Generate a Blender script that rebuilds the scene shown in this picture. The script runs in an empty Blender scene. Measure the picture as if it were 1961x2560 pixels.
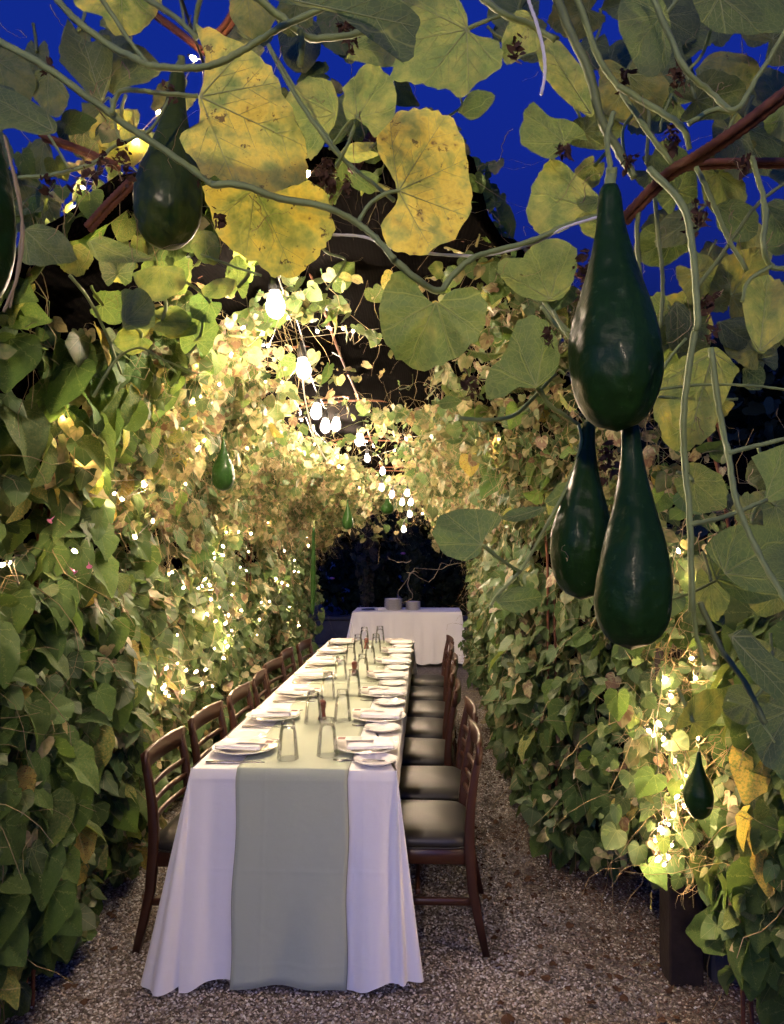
import bpy, math, random
import numpy as np
from mathutils import Vector, Matrix, Euler

random.seed(7)
rng = np.random.default_rng(7)
scene = bpy.context.scene
col = scene.collection
R = math.radians

# ------------------------------------------------------------------ camera
F, CX, CY = 1849.0, 980.5, 1280.0            # focal length and centre in photograph pixels
CAM = Vector((0, 0, 1.55))
cam_data = bpy.data.cameras.new('camera')
cam = bpy.data.objects.new('camera', cam_data)
col.objects.link(cam)
cam_data.sensor_fit = 'VERTICAL'
cam_data.sensor_height = 36.0
cam_data.lens = 36.0 * F / 2560.0
cam_data.clip_start, cam_data.clip_end = 0.05, 600
cam.location = CAM
cam.rotation_euler = (R(90 + 2.97), 0, R(2.6))
scene.camera = cam
CAMR = cam.rotation_euler.to_matrix()

# ------------------------------------------------------------------ sky
world = bpy.data.worlds.new('World')
scene.world = world
world.use_nodes = True
wn = world.node_tree
wn.nodes.clear()
w_out = wn.nodes.new('ShaderNodeOutputWorld')
w_bg = wn.nodes.new('ShaderNodeBackground')
w_sky = wn.nodes.new('ShaderNodeTexSky')
w_sky.sky_type = 'NISHITA'
w_sky.sun_disc = False
w_sky.sun_elevation = R(-4.1)
w_sky.sun_rotation = R(200)                  # the sun has set behind the photographer
w_sky.air_density, w_sky.dust_density, w_sky.ozone_density = 1.0, 0.3, 4.0
w_tint = wn.nodes.new('ShaderNodeMix')
w_tint.data_type, w_tint.blend_type = 'RGBA', 'MULTIPLY'
w_tint.inputs[0].default_value = 1.0
w_tint.inputs[7].default_value = (0.15, 0.56, 1.0, 1)      # white balance set for tungsten
wn.links.new(w_sky.outputs[0], w_tint.inputs[6])
wn.links.new(w_tint.outputs[2], w_bg.inputs[0])
w_bg.inputs[1].default_value = 0.125
wn.links.new(w_bg.outputs[0], w_out.inputs[0])

# ------------------------------------------------------------------ exposure
BULB_POWER = 8.0
FAIRY_POWER = 6.0
scene.view_settings.view_transform = 'Standard'
scene.view_settings.look = 'None'
scene.view_settings.gamma = 1.0
scene.view_settings.use_curve_mapping = False
scene.view_settings.exposure = 7.15
scene.cycles.use_denoising = True
scene.cycles.use_adaptive_sampling = True
scene.cycles.adaptive_threshold = 0.03
scene.cycles.max_bounces = 5
scene.cycles.diffuse_bounces = 3
scene.cycles.glossy_bounces = 3
scene.cycles.transmission_bounces = 4
scene.cycles.transparent_max_bounces = 10
scene.cycles.sample_clamp_indirect = 4.0
scene.cycles.sample_clamp_direct = 60.0
scene.cycles.caustics_reflective = False
scene.cycles.caustics_refractive = False


# ================================================================== helpers
def P(px, py, D):
    """the point at distance D along the table's direction that the photograph shows at pixel (px, py)"""
    d = CAMR @ Vector(((px - CX) / F, -(py - CY) / F, -1.0))
    return CAM + d * (D / d.y)

def Q(x, y, D): return P(x * 1961 / 1680, y * 1961 / 1680, D)
def za(x, y): return (x / 1.714, y / 1.714)
def zb(x, y): return (980 + x / 1.7125, y / 1.7125)
def zd(x, y): return (980 + x / 1.7125, 700 + y / 1.7125)
def zq(x, y): return (x * 1961 / 1680, y * 1961 / 1680)

def tag(o, label, cat, group=None):
    o['label'] = label
    o['category'] = cat
    if group: o['group'] = group
    return o

def structure(o, label=None):
    o['kind'] = 'structure'
    if label: o['label'] = label
    return o

def empty(name, loc=(0, 0, 0), rz=0.0):
    o = bpy.data.objects.new(name, None)
    o.empty_display_size = 0.05
    o.location = loc
    o.rotation_euler = (0, 0, rz)
    col.objects.link(o)
    return o

def link(name, me, parent=None, loc=None):
    o = bpy.data.objects.new(name, me)
    col.objects.link(o)
    if parent is not None: o.parent = parent
    if loc is not None: o.location = loc
    return o

def make_mesh(name, verts, faces, mat, smooth=True, uv=None, tint=None):
    """verts list/array, faces list of tuples; uv and tint are per vertex"""
    me = bpy.data.meshes.new(name)
    me.from_pydata([tuple(v) for v in verts], [], faces)
    if smooth: me.polygons.foreach_set('use_smooth', np.ones(len(me.polygons), dtype=bool))
    finish_mesh(me, mat, uv, tint)
    return me

def tri_mesh(name, verts, tris, mat, uv=None, tint=None, smooth=True):
    """fast path: numpy arrays"""
    verts = np.asarray(verts, dtype=np.float32); tris = np.asarray(tris, dtype=np.int32)
    me = bpy.data.meshes.new(name)
    me.vertices.add(len(verts)); me.vertices.foreach_set('co', verts.ravel())
    me.loops.add(tris.size); me.loops.foreach_set('vertex_index', tris.ravel())
    me.polygons.add(len(tris))
    me.polygons.foreach_set('loop_start', np.arange(0, tris.size, 3, dtype=np.int32))
    me.polygons.foreach_set('loop_total', np.full(len(tris), 3, dtype=np.int32))
    me.polygons.foreach_set('use_smooth', np.full(len(tris), smooth, dtype=bool))
    me.update(calc_edges=True)
    finish_mesh(me, mat, uv, tint)
    return me

def finish_mesh(me, mat, uv=None, tint=None):
    if mat is not None: me.materials.append(mat)
    if uv is not None:
        lay = me.uv_layers.new(name='UVMap')
        vi = np.zeros(len(me.loops), dtype=np.int32); me.loops.foreach_get('vertex_index', vi)
        lay.data.foreach_set('uv', np.asarray(uv, dtype=np.float32)[vi].ravel())
    if tint is not None:
        a = me.attributes.new('tint', 'FLOAT_COLOR', 'POINT')
        t = np.asarray(tint, dtype=np.float32)
        if t.ndim == 1: t = np.tile(t, (len(me.vertices), 1))
        if t.shape[1] == 3: t = np.hstack([t, np.ones((len(t), 1), dtype=np.float32)])
        a.data.foreach_set('color', t.ravel())
    me.update()

class MB:
    """collects rings, boxes, tubes and lathes into one mesh"""
    def __init__(s): s.v, s.f = [], []
    def rings(s, rings, cap0=True, cap1=True, close=True):
        n = len(rings[0]); b = len(s.v)
        for r in rings: s.v.extend([tuple(p) for p in r])
        for i in range(len(rings) - 1):
            for j in range(n if close else n - 1):
                k = (j + 1) % n
                s.f.append((b + i * n + j, b + i * n + k, b + (i + 1) * n + k, b + (i + 1) * n + j))
        if cap0: s.f.append(tuple(b + j for j in reversed(range(n))))
        if cap1: s.f.append(tuple(b + (len(rings) - 1) * n + j for j in range(n)))
        return s
    def box(s, c, size, bev=0.0, rz=0.0):
        x, y, z = size[0] / 2, size[1] / 2, size[2] / 2
        b = min(bev, x * .9, y * .9, z * .9)
        def ring(ix, iy, zz):
            pts = [(-x + ix, -y), (x - ix, -y), (x, -y + iy), (x, y - iy), (x - ix, y), (-x + ix, y), (-x, y - iy), (-x, -y + iy)] if b > 0 else \
                  [(-x, -y), (x, -y), (x, y), (-x, y)]
            return [(p[0], p[1], zz) for p in pts]
        def inset(rg, d): return [(p[0] * (x - d) / x, p[1] * (y - d) / y, p[2]) for p in rg]
        if b > 0:
            rr = [inset(ring(b, b, -z), b), ring(b, b, -z + b), ring(b, b, z - b), inset(ring(b, b, z), b)]
        else: rr = [ring(0, 0, -z), ring(0, 0, z)]
        ca, sa = math.cos(rz), math.sin(rz)
        rr = [[(c[0] + p[0] * ca - p[1] * sa, c[1] + p[0] * sa + p[1] * ca, c[2] + p[2]) for p in r] for r in rr]
        return s.rings(rr)
    def tube(s, pts, rad, n=8, caps=True):
        pts = [Vector(p) for p in pts]
        if not hasattr(rad, '__len__'): rad = [rad] * len(pts)
        up = Vector((0.31, 0.17, 0.93)); rr = []
        for i, p in enumerate(pts):
            t = (pts[min(i + 1, len(pts) - 1)] - pts[max(i - 1, 0)])
            if t.length < 1e-9: t = Vector((0, 0, 1))
            t.normalize()
            a = up - t * up.dot(t)
            if a.length < 1e-3: a = t.orthogonal()
            a.normalize(); b = t.cross(a); up = a
            rr.append([p + (a * math.cos(2 * math.pi * k / n) + b * math.sin(2 * math.pi * k / n)) * rad[i] for k in range(n)])
        return s.rings(rr, caps, caps)
    def lathe(s, prof, n=24, c=(0, 0, 0), cap0=False, cap1=False, fn=None):
        rr = []
        for r, z in prof:
            rr.append([(c[0] + r * math.cos(2 * math.pi * k / n), c[1] + r * math.sin(2 * math.pi * k / n), c[2] + z) for k in range(n)])
        return s.rings(rr, cap0, cap1)
    def build(s, name, mat, parent=None, smooth=True, loc=None):
        return link(name, s.mesh(name, mat, smooth), parent, loc)
    def mesh(s, name, mat, smooth=True): return make_mesh(name, s.v, s.f, mat, smooth)

def smooth_path(pts, n=6):
    pts = [Vector(p) for p in pts]
    if len(pts) < 3: return pts
    q = [pts[0] * 2 - pts[1]] + pts + [pts[-1] * 2 - pts[-2]]
    out = []
    for i in range(1, len(q) - 2):
        p0, p1, p2, p3 = q[i - 1], q[i], q[i + 1], q[i + 2]
        for k in range(n):
            t = k / n
            out.append(0.5 * ((2 * p1) + (p2 - p0) * t + (2 * p0 - 5 * p1 + 4 * p2 - p3) * t * t + (3 * p1 - p0 - 3 * p2 + p3) * t ** 3))
    out.append(pts[-1])
    return out

def auto_smooth(o, ang=40):
    o.data.set_sharp_from_angle(angle=R(ang))
    return o

# ------------------------------------------------------------------ materials
def mat_new(name):
    m = bpy.data.materials.new(name); m.use_nodes = True
    nt = m.node_tree
    return m, nt, nt.nodes['Principled BSDF'], nt.nodes['Material Output']

def nmath(nt, op, a, b=None, c=None, clamp=False):
    n = nt.nodes.new('ShaderNodeMath'); n.operation = op; n.use_clamp = clamp
    for i, v in enumerate((a, b, c)):
        if v is None: continue
        if isinstance(v, (int, float)): n.inputs[i].default_value = v
        else: nt.links.new(v, n.inputs[i])
    return n.outputs[0]

def nmix(nt, fac, a, b, blend='MIX'):
    n = nt.nodes.new('ShaderNodeMix'); n.data_type = 'RGBA'; n.blend_type = blend
    for i, v in ((0, fac), (6, a), (7, b)):
        if isinstance(v, (int, float)): n.inputs[i].default_value = v
        elif isinstance(v, tuple): n.inputs[i].default_value = (*v, 1) if len(v) == 3 else v
        else: nt.links.new(v, n.inputs[i])
    return n.outputs[2]

def nramp(nt, fac, stops, interp='LINEAR'):
    n = nt.nodes.new('ShaderNodeValToRGB'); n.color_ramp.interpolation = interp
    el = n.color_ramp.elements
    while len(el) < len(stops): el.new(0.5)
    for e, (p, c) in zip(el, stops):
        e.position = p; e.color = (*c, 1) if len(c) == 3 else c
    nt.links.new(fac, n.inputs[0])
    return n.outputs[0]

def nnoise(nt, scale, detail=3, rough=0.55, vec=None, out=0):
    n = nt.nodes.new('ShaderNodeTexNoise')
    n.inputs['Scale'].default_value = scale; n.inputs['Detail'].default_value = detail; n.inputs['Roughness'].default_value = rough
    if vec is not None: nt.links.new(vec, n.inputs['Vector'])
    return n.outputs[out]

def nrange(nt, v, a, b, c, d):
    n = nt.nodes.new('ShaderNodeMapRange'); n.clamp = True
    nt.links.new(v, n.inputs[0])
    for i, k in enumerate((a, b, c, d)): n.inputs[i + 1].default_value = k
    return n.outputs[0]

def nbump(nt, h, strength, dist):
    n = nt.nodes.new('ShaderNodeBump')
    n.inputs['Strength'].default_value = strength; n.inputs['Distance'].default_value = dist
    nt.links.new(h, n.inputs['Height'])
    return n.outputs[0]

def coords(nt, which='Object'):
    return nt.nodes.new('ShaderNodeTexCoord').outputs[which]

def simple(name, c, rough=0.5, spec=0.5, metal=0.0, var=0.0, vscale=8.0, bump=0.0, bscale=60.0, bdist=0.002, coat=0.0, sheen=0.0):
    m, nt, b, out = mat_new(name)
    b.inputs['Roughness'].default_value = rough
    b.inputs['Specular IOR Level'].default_value = spec
    b.inputs['Metallic'].default_value = metal
    b.inputs['Coat Weight'].default_value = coat
    b.inputs['Sheen Weight'].default_value = sheen
    co = coords(nt)
    if var > 0:
        f = nnoise(nt, vscale, 4, 0.6, co)
        nt.links.new(nmix(nt, f, tuple(x * (1 - var) for x in c), tuple(min(1, x * (1 + var)) for x in c)), b.inputs['Base Color'])
    else: b.inputs['Base Color'].default_value = (*c, 1)
    if bump > 0:
        nt.links.new(nbump(nt, nnoise(nt, bscale, 3, 0.6, co), bump, bdist), b.inputs['Normal'])
    return m

def leaf_material(name, greens, yellow, brown, trans=0.4, rough=0.5, nscale=22.0, spec=0.35, fine=True):
    m, nt, b, out = mat_new(name)
    L = nt.links
    at = nt.nodes.new('ShaderNodeAttribute'); at.attribute_name = 'tint'
    sep = nt.nodes.new('ShaderNodeSeparateColor'); L.new(at.outputs['Color'], sep.inputs[0])
    rnd, yel, spot = sep.outputs[0], sep.outputs[1], sep.outputs[2]
    uv = nt.nodes.new('ShaderNodeUVMap'); uv.uv_map = 'UVMap'
    su = nt.nodes.new('ShaderNodeSeparateXYZ'); L.new(uv.outputs[0], su.inputs[0])
    x = nmath(nt, 'MULTIPLY', nmath(nt, 'SUBTRACT', su.outputs[0], 0.5), 2.0)
    y = nmath(nt, 'MULTIPLY', nmath(nt, 'SUBTRACT', su.outputs[1], 0.5), 2.0)
    r = nmath(nt, 'SQRT', nmath(nt, 'ADD', nmath(nt, 'MULTIPLY', x, x), nmath(nt, 'MULTIPLY', y, y)))
    ang = nmath(nt, 'DIVIDE', nmath(nt, 'ARCTAN2', x, y), 0.70)
    if fine: ang = nmath(nt, 'ADD', ang, nmath(nt, 'MULTIPLY', nmath(nt, 'SUBTRACT', nnoise(nt, 18, 1, 0.5, coords(nt)), 0.5), 0.55))
    d = nmath(nt, 'MULTIPLY', nmath(nt, 'ABSOLUTE', nmath(nt, 'SUBTRACT', ang, nmath(nt, 'ROUND', ang))), 0.70)
    perp = nmath(nt, 'MULTIPLY', r, nmath(nt, 'SINE', d))
    vein = nrange(nt, perp, 0.003, 0.014, 1.0, 0.0)
    s2 = nmath(nt, 'ABSOLUTE', nmath(nt, 'SUBTRACT', nmath(nt, 'FRACT', nmath(nt, 'SUBTRACT', nmath(nt, 'MULTIPLY', r, 6.5), nmath(nt, 'MULTIPLY', perp, 6.0))), 0.5))
    vein2 = nmath(nt, 'MULTIPLY', nrange(nt, s2, 0.0, 0.07, 0.55, 0.0), nrange(nt, perp, 0.0, 0.2, 1.0, 0.35))
    veins = nmath(nt, 'MAXIMUM', vein, vein2)
    geo = nt.nodes.new('ShaderNodeNewGeometry')
    co = coords(nt)
    n1 = nnoise(nt, nscale, 3 if fine else 2, 0.62, co)
    n2 = nnoise(nt, 95, 2, 0.6, co) if fine else n1
    t = nmath(nt, 'ADD', yel, nmath(nt, 'MULTIPLY', nmath(nt, 'SUBTRACT', n1, 0.5), nmath(nt, 'ADD', nmath(nt, 'MULTIPLY', yel, 2.7 if nscale > 25 else 1.9), 0.14)))
    t = nmath(nt, 'ADD', t, nmath(nt, 'MULTIPLY', nmath(nt, 'SUBTRACT', n2, 0.5), nmath(nt, 'MULTIPLY', spot, 0.35)))
    t = nmath(nt, 'SUBTRACT', t, nmath(nt, 'MULTIPLY', nrange(nt, perp, 0.0, 0.07, 1.0, 0.0), nmath(nt, 'MULTIPLY', yel, 0.22)), clamp=True)
    base = nramp(nt, t, [(0.0, greens[0]), (0.22, greens[1]), (0.45, greens[2]), (0.68, yellow), (0.86, tuple(0.75 * k for k in yellow)), (0.97, brown)])
    gain = nmath(nt, 'ADD', nmath(nt, 'MULTIPLY', rnd, 0.85), 0.55)
    gm = nt.nodes.new('ShaderNodeVectorMath'); gm.operation = 'SCALE'; L.new(base, gm.inputs[0]); L.new(gain, gm.inputs['Scale'])
    if fine:
        vo = nt.nodes.new('ShaderNodeTexVoronoi'); vo.feature = 'DISTANCE_TO_EDGE'; vo.inputs['Scale'].default_value = (nscale * 6 if nscale < 25 else 90); L.new(coords(nt), vo.inputs['Vector'])
        veins = nmath(nt, 'MAXIMUM', veins, nrange(nt, vo.outputs[0], 0.0, 0.10, 0.40, 0.0))
    c = nmix(nt, nmath(nt, 'MULTIPLY', veins, 0.34), gm.outputs[0], tuple(min(1, 1.5 * k + 0.03) for k in greens[2]))
    if fine: hole = nmath(nt, 'MULTIPLY', nrange(nt, nnoise(nt, nscale * 1.3, 5, 0.7, co), 0.615, 0.65, 0.0, 1.0), nrange(nt, spot, 0.35, 0.7, 0.0, 1.0))
    if fine: c = nmix(nt, hole, c, tuple(0.5 * k for k in brown))
    pale = nmix(nt, 0.32, c, (0.20, 0.215, 0.12))
    c2 = nmix(nt, geo.outputs['Backfacing'], c, pale)
    L.new(c2, b.inputs['Base Color'])
    b.inputs['Roughness'].default_value = rough
    b.inputs['Specular IOR Level'].default_value = spec
    if fine:
        h = nmath(nt, 'ADD', nmath(nt, 'MULTIPLY', veins, -0.6), nmath(nt, 'MULTIPLY', n2, 0.7))
        L.new(nbump(nt, h, 0.5, 0.004), b.inputs['Normal'])
    tr = nt.nodes.new('ShaderNodeBsdfTranslucent')
    tc = nt.nodes.new('ShaderNodeVectorMath'); tc.operation = 'MULTIPLY'; L.new(c, tc.inputs[0]); tc.inputs[1].default_value = (1.55, 1.45, 1.0)
    L.new(tc.outputs[0], tr.inputs[0])
    mx = nt.nodes.new('ShaderNodeMixShader'); mx.inputs[0].default_value = trans
    L.new(b.outputs[0], mx.inputs[1]); L.new(tr.outputs[0], mx.inputs[2]); L.new(mx.outputs[0], out.inputs[0])
    return m

def emitter(name, c, strength):
    m, nt, b, out = mat_new(name)
    nt.nodes.remove(b)
    e = nt.nodes.new('ShaderNodeEmission'); e.inputs[0].default_value = (*c, 1); e.inputs[1].default_value = strength
    nt.links.new(e.outputs[0], out.inputs[0])
    return m

M = {}
M['heart'] = leaf_material('heart_leaf', ((0.046, 0.104, 0.028), (0.084, 0.146, 0.038), (0.19, 0.22, 0.066)), (0.42, 0.32, 0.09), (0.14, 0.070, 0.040), 0.40, 0.6, spec=0.22)
M['heart_small'] = leaf_material('small_heart_leaf', ((0.044, 0.090, 0.029), (0.080, 0.122, 0.042), (0.18, 0.185, 0.085)), (0.35, 0.30, 0.17), (0.19, 0.120, 0.078), 0.33, 0.5, fine=False)
M['shaded_leaf'] = leaf_material('shaded_far_leaf', ((0.006, 0.012, 0.005), (0.012, 0.020, 0.008), (0.035, 0.034, 0.018)), (0.06, 0.05, 0.03), (0.03, 0.022, 0.015), 0.15, 0.7, spec=0.1, fine=False)  # far foliage: shade under overhead trees is put into the leaf colour
M['gourd_leaf'] = leaf_material('gourd_leaf', ((0.045, 0.095, 0.026), (0.105, 0.160, 0.040), (0.23, 0.25, 0.065)), (0.41, 0.35, 0.065), (0.075, 0.035, 0.02), 0.38, 0.6, 27.0)
M['stem'] = simple('green_stem', (0.21, 0.26, 0.085), 0.6, 0.3, var=0.45, vscale=22, bump=0.35, bscale=160, bdist=0.002)
M['vein'] = simple('leaf_vein', (0.24, 0.27, 0.11), 0.6, 0.3, var=0.2, vscale=20)
M['stem_dark'] = simple('dull_stem', (0.15, 0.18, 0.060), 0.6, 0.3, var=0.5, vscale=12, bump=0.35, bscale=150)
M['twig'] = simple('dry_twig', (0.30, 0.23, 0.12), 0.8, 0.2, var=0.5, vscale=10)
M['dried'] = simple('dried_flower', (0.070, 0.038, 0.024), 0.9, 0.1, var=0.6, vscale=60)
M['wood'] = simple('mahogany', (0.038, 0.0135, 0.008), 0.36, 0.4, var=0.5, vscale=9, bump=0.05, bscale=90, coat=0.12)
M['vinyl'] = simple('black_vinyl', (0.014, 0.013, 0.013), 0.40, 0.42, bump=0.14, bscale=300, bdist=0.001, coat=0.03)
M['porcelain'] = simple('white_porcelain', (0.80, 0.78, 0.75), 0.12, 0.5, coat=0.4)
M['linen'] = simple('napkin_linen', (0.80, 0.78, 0.76), 0.85, 0.2, bump=0.25, bscale=500, bdist=0.0008, sheen=0.2)
M['paper'] = simple('cream_paper', (0.76, 0.70, 0.64), 0.7, 0.3)
M['print'] = simple('brown_print', (0.16, 0.05, 0.03), 0.6, 0.3, var=0.4, vscale=90)
M['ink'] = simple('grey_ink', (0.30, 0.26, 0.24), 0.7, 0.2)
M['steel'] = simple('steel', (0.55, 0.54, 0.52), 0.22, 0.5, metal=1.0)
M['rust'] = simple('rusty_rebar', (0.135, 0.050, 0.026), 0.75, 0.3, var=0.65, vscale=45, bump=0.5, bscale=120, bdist=0.003)
M['mill'] = simple('red_brown_wood', (0.12, 0.028, 0.014), 0.3, 0.5, var=0.3, vscale=30, coat=0.3)
M['black'] = simple('black_plastic', (0.015, 0.015, 0.016), 0.45, 0.5)
M['white_plastic'] = simple('white_tube', (0.62, 0.60, 0.55), 0.5, 0.4)
M['clearwire'] = simple('fairy_wire', (0.10, 0.09, 0.06), 0.4, 0.5)
M['post'] = simple('dark_timber', (0.026, 0.018, 0.014), 0.85, 0.2, var=0.6, vscale=18, bump=0.6, bscale=40, bdist=0.006)
M['stone'] = simple('wall_stone', (0.06, 0.056, 0.052), 0.85, 0.2, var=0.5, vscale=6, bump=0.6, bscale=22, bdist=0.01)
M['flower'] = simple('pink_flower', (0.55, 0.18, 0.36), 0.6, 0.2)
M['bark'] = simple('tree_bark', (0.07, 0.05, 0.035), 0.9, 0.1, var=0.5, vscale=10, bump=0.6, bscale=30, bdist=0.02)
M['bulb'] = emitter('lit_bulb', (1.0, 0.78, 0.57), BULB_POWER)
M['fairy'] = emitter('lit_fairy_bulb', (1.0, 0.66, 0.34), FAIRY_POWER)
M['small_bulb'] = emitter('lit_small_bulb', (1.0, 0.76, 0.52), BULB_POWER * 0.40)

def cloth_material(name, c, weave=900.0):
    m, nt, b, out = mat_new(name)
    co = coords(nt)
    f = nnoise(nt, 3.0, 4, 0.6, co)
    nt.links.new(nmix(nt, f, tuple(k * 0.94 for k in c), c), b.inputs['Base Color'])
    b.inputs['Roughness'].default_value = 0.9
    b.inputs['Specular IOR Level'].default_value = 0.15
    b.inputs['Sheen Weight'].default_value = 0.15
    sx = nt.nodes.new('ShaderNodeSeparateXYZ'); nt.links.new(co, sx.inputs[0])
    def crease(axis, per, ph):
        q = nmath(nt, 'ABSOLUTE', nmath(nt, 'SUBTRACT', nmath(nt, 'FRACT', nmath(nt, 'ADD', nmath(nt, 'MULTIPLY', sx.outputs[axis], 1.0 / per), ph)), 0.5))
        return nrange(nt, q, 0.0, 0.012 / per, 1.0, 0.0)
    cr = nmath(nt, 'ADD', nmath(nt, 'ADD', crease(0, 0.36, .13), crease(2, 0.31, .2)), crease(1, 0.47, .3))
    h = nmath(nt, 'ADD', nmath(nt, 'MULTIPLY', nnoise(nt, 9.0, 4, 0.6, co), 7.0), nmath(nt, 'MULTIPLY', nnoise(nt, weave, 2, 0.5, co), 1.6))
    h = nmath(nt, 'ADD', h, nmath(nt, 'MULTIPLY', cr, 1.1))
    nt.links.new(nbump(nt, h, 0.30, 0.0022), b.inputs['Normal'])
    return m
M['cloth'] = cloth_material('white_cloth', (0.80, 0.79, 0.79))
M['runner'] = cloth_material('sage_cloth', (0.42, 0.47, 0.36))
M['hem'] = cloth_material('sage_hem', (0.24, 0.26, 0.20))

def net_material():
    m, nt, b, out = mat_new('shade_net')
    co = coords(nt)
    w = nt.nodes.new('ShaderNodeTexWave'); w.wave_type = 'BANDS'; w.bands_direction = 'X'
    w.inputs['Scale'].default_value = 26; w.inputs['Distortion'].default_value = 1.5; w.inputs['Detail'].default_value = 1
    nt.links.new(co, w.inputs['Vector'])
    w2 = nt.nodes.new('ShaderNodeTexWave'); w2.wave_type = 'BANDS'; w2.bands_direction = 'Y'
    w2.inputs['Scale'].default_value = 34; w2.inputs['Distortion'].default_value = 2.0
    nt.links.new(co, w2.inputs['Vector'])
    k = nmath(nt, 'MULTIPLY', w.outputs[1], w2.outputs[1])
    nt.links.new(nmix(nt, k, (0.0015, 0.0014, 0.0014), (0.0065, 0.0055, 0.0050)), b.inputs['Base Color'])
    b.inputs['Roughness'].default_value = 1.0
    b.inputs['Specular IOR Level'].default_value = 0.0
    nt.links.new(nbump(nt, k, 0.25, 0.003), b.inputs['Normal'])
    return m
M['net'] = net_material()

def glass_material():
    m, nt, b, out = mat_new('clear_glass')
    nt.nodes.remove(b)
    tr = nt.nodes.new('ShaderNodeBsdfTransparent')
    gl = nt.nodes.new('ShaderNodeBsdfGlossy'); gl.inputs['Roughness'].default_value = 0.02
    lw = nt.nodes.new('ShaderNodeLayerWeight'); lw.inputs[0].default_value = 0.35
    fr = nt.nodes.new('ShaderNodeFresnel'); fr.inputs[0].default_value = 1.5
    c = nmix(nt, nmath(nt, 'POWER', lw.outputs[1], 2.5), (0.99, 0.99, 0.99), (0.88, 0.90, 0.90))
    nt.links.new(c, tr.inputs[0])
    mx = nt.nodes.new('ShaderNodeMixShader')
    nt.links.new(nmath(nt, 'MULTIPLY', fr.outputs[0], 0.62, clamp=True), mx.inputs[0])
    nt.links.new(tr.outputs[0], mx.inputs[1]); nt.links.new(gl.outputs[0], mx.inputs[2]); nt.links.new(mx.outputs[0], out.inputs[0])
    return m
M['glass'] = glass_material()

def gourd_material(name='gourd_skin', g=1.0):
    m, nt, b, out = mat_new(name)
    co = coords(nt)
    f = nnoise(nt, 9, 4, 0.6, co)
    f2 = nnoise(nt, 70, 3, 0.6, co)
    c = nmix(nt, f, (0.006 * g * g, 0.022 * g, 0.0035 * g), (0.015 * g * g, 0.044 * g, 0.008 * g))
    c = nmix(nt, nrange(nt, f2, 0.62, 0.75, 0.0, 0.5), c, (0.07, 0.12, 0.045))
    mp = nt.nodes.new('ShaderNodeMapping'); mp.inputs['Scale'].default_value = (46, 46, 5); nt.links.new(co, mp.inputs[0])
    st = nnoise(nt, 1.0, 3, 0.6, mp.outputs[0])
    c = nmix(nt, nrange(nt, st, 0.50, 0.72, 0.0, 0.75), c, (0.015, 0.050, 0.008))
    sc = nnoise(nt, 30, 4, 0.7, co)
    c = nmix(nt, nrange(nt, sc, 0.68, 0.74, 0.0, 0.7), c, (0.12, 0.12, 0.06))
    nt.links.new(c, b.inputs['Base Color'])
    b.inputs['Roughness'].default_value = 0.42
    b.inputs['Specular IOR Level'].default_value = 0.10
    b.inputs['Coat Weight'].default_value = 0.07
    b.inputs['Coat Roughness'].default_value = 0.14
    h = nmath(nt, 'ADD', nnoise(nt, 14, 2, 0.5, co), nmath(nt, 'MULTIPLY', f2, 0.08))
    nt.links.new(nbump(nt, h, 0.6, 0.03), b.inputs['Normal'])
    return m
M['gourd'] = gourd_material()
M['gourd_pale'] = gourd_material('pale_gourd_skin', 2.2)

def gravel_materials():
    m, nt, b, out = mat_new('gravel_ground')
    co = coords(nt)
    v = nt.nodes.new('ShaderNodeTexVoronoi'); v.inputs['Scale'].default_value = 85; nt.links.new(co, v.inputs['Vector'])
    v2 = nt.nodes.new('ShaderNodeTexVoronoi'); v2.inputs['Scale'].default_value = 85; v2.feature = 'DISTANCE_TO_EDGE'; nt.links.new(co, v2.inputs['Vector'])
    sp = nt.nodes.new('ShaderNodeSeparateColor'); nt.links.new(v.outputs['Color'], sp.inputs[0])
    c = nramp(nt, sp.outputs[0], [(0, (0.07, 0.055, 0.045)), (0.35, (0.16, 0.13, 0.11)), (0.7, (0.27, 0.23, 0.20)), (0.95, (0.42, 0.38, 0.34))])
    c = nmix(nt, nrange(nt, v2.outputs[0], 0.0, 0.12, 0.75, 0.0), c, (0.03, 0.024, 0.02))
    big = nnoise(nt, 1.4, 4, 0.6, co)
    c = nmix(nt, nrange(nt, big, 0.45, 0.7, 0.0, 0.45), c, (0.075, 0.05, 0.035))
    nt.links.new(c, b.inputs['Base Color']); b.inputs['Roughness'].default_value = 0.85
    nt.links.new(nbump(nt, nmath(nt, 'MINIMUM', v2.outputs[0], 0.25), 1.0, 0.02), b.inputs['Normal'])
    m2, nt, b, out = mat_new('pebble')
    at = nt.nodes.new('ShaderNodeAttribute'); at.attribute_name = 'tint'
    nt.links.new(at.outputs['Color'], b.inputs['Base Color']); b.inputs['Roughness'].default_value = 0.75
    return m, m2
M['ground'], M['pebble'] = gravel_materials()

# ================================================================== ground
g = MB(); g.v = [(-150, -60, 0), (150, -60, 0), (150, 240, 0), (-150, 240, 0)]; g.f = [(0, 1, 2, 3)]
structure(g.build('ground', M['ground'], smooth=False), 'tan and grey gravel ground')

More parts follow.
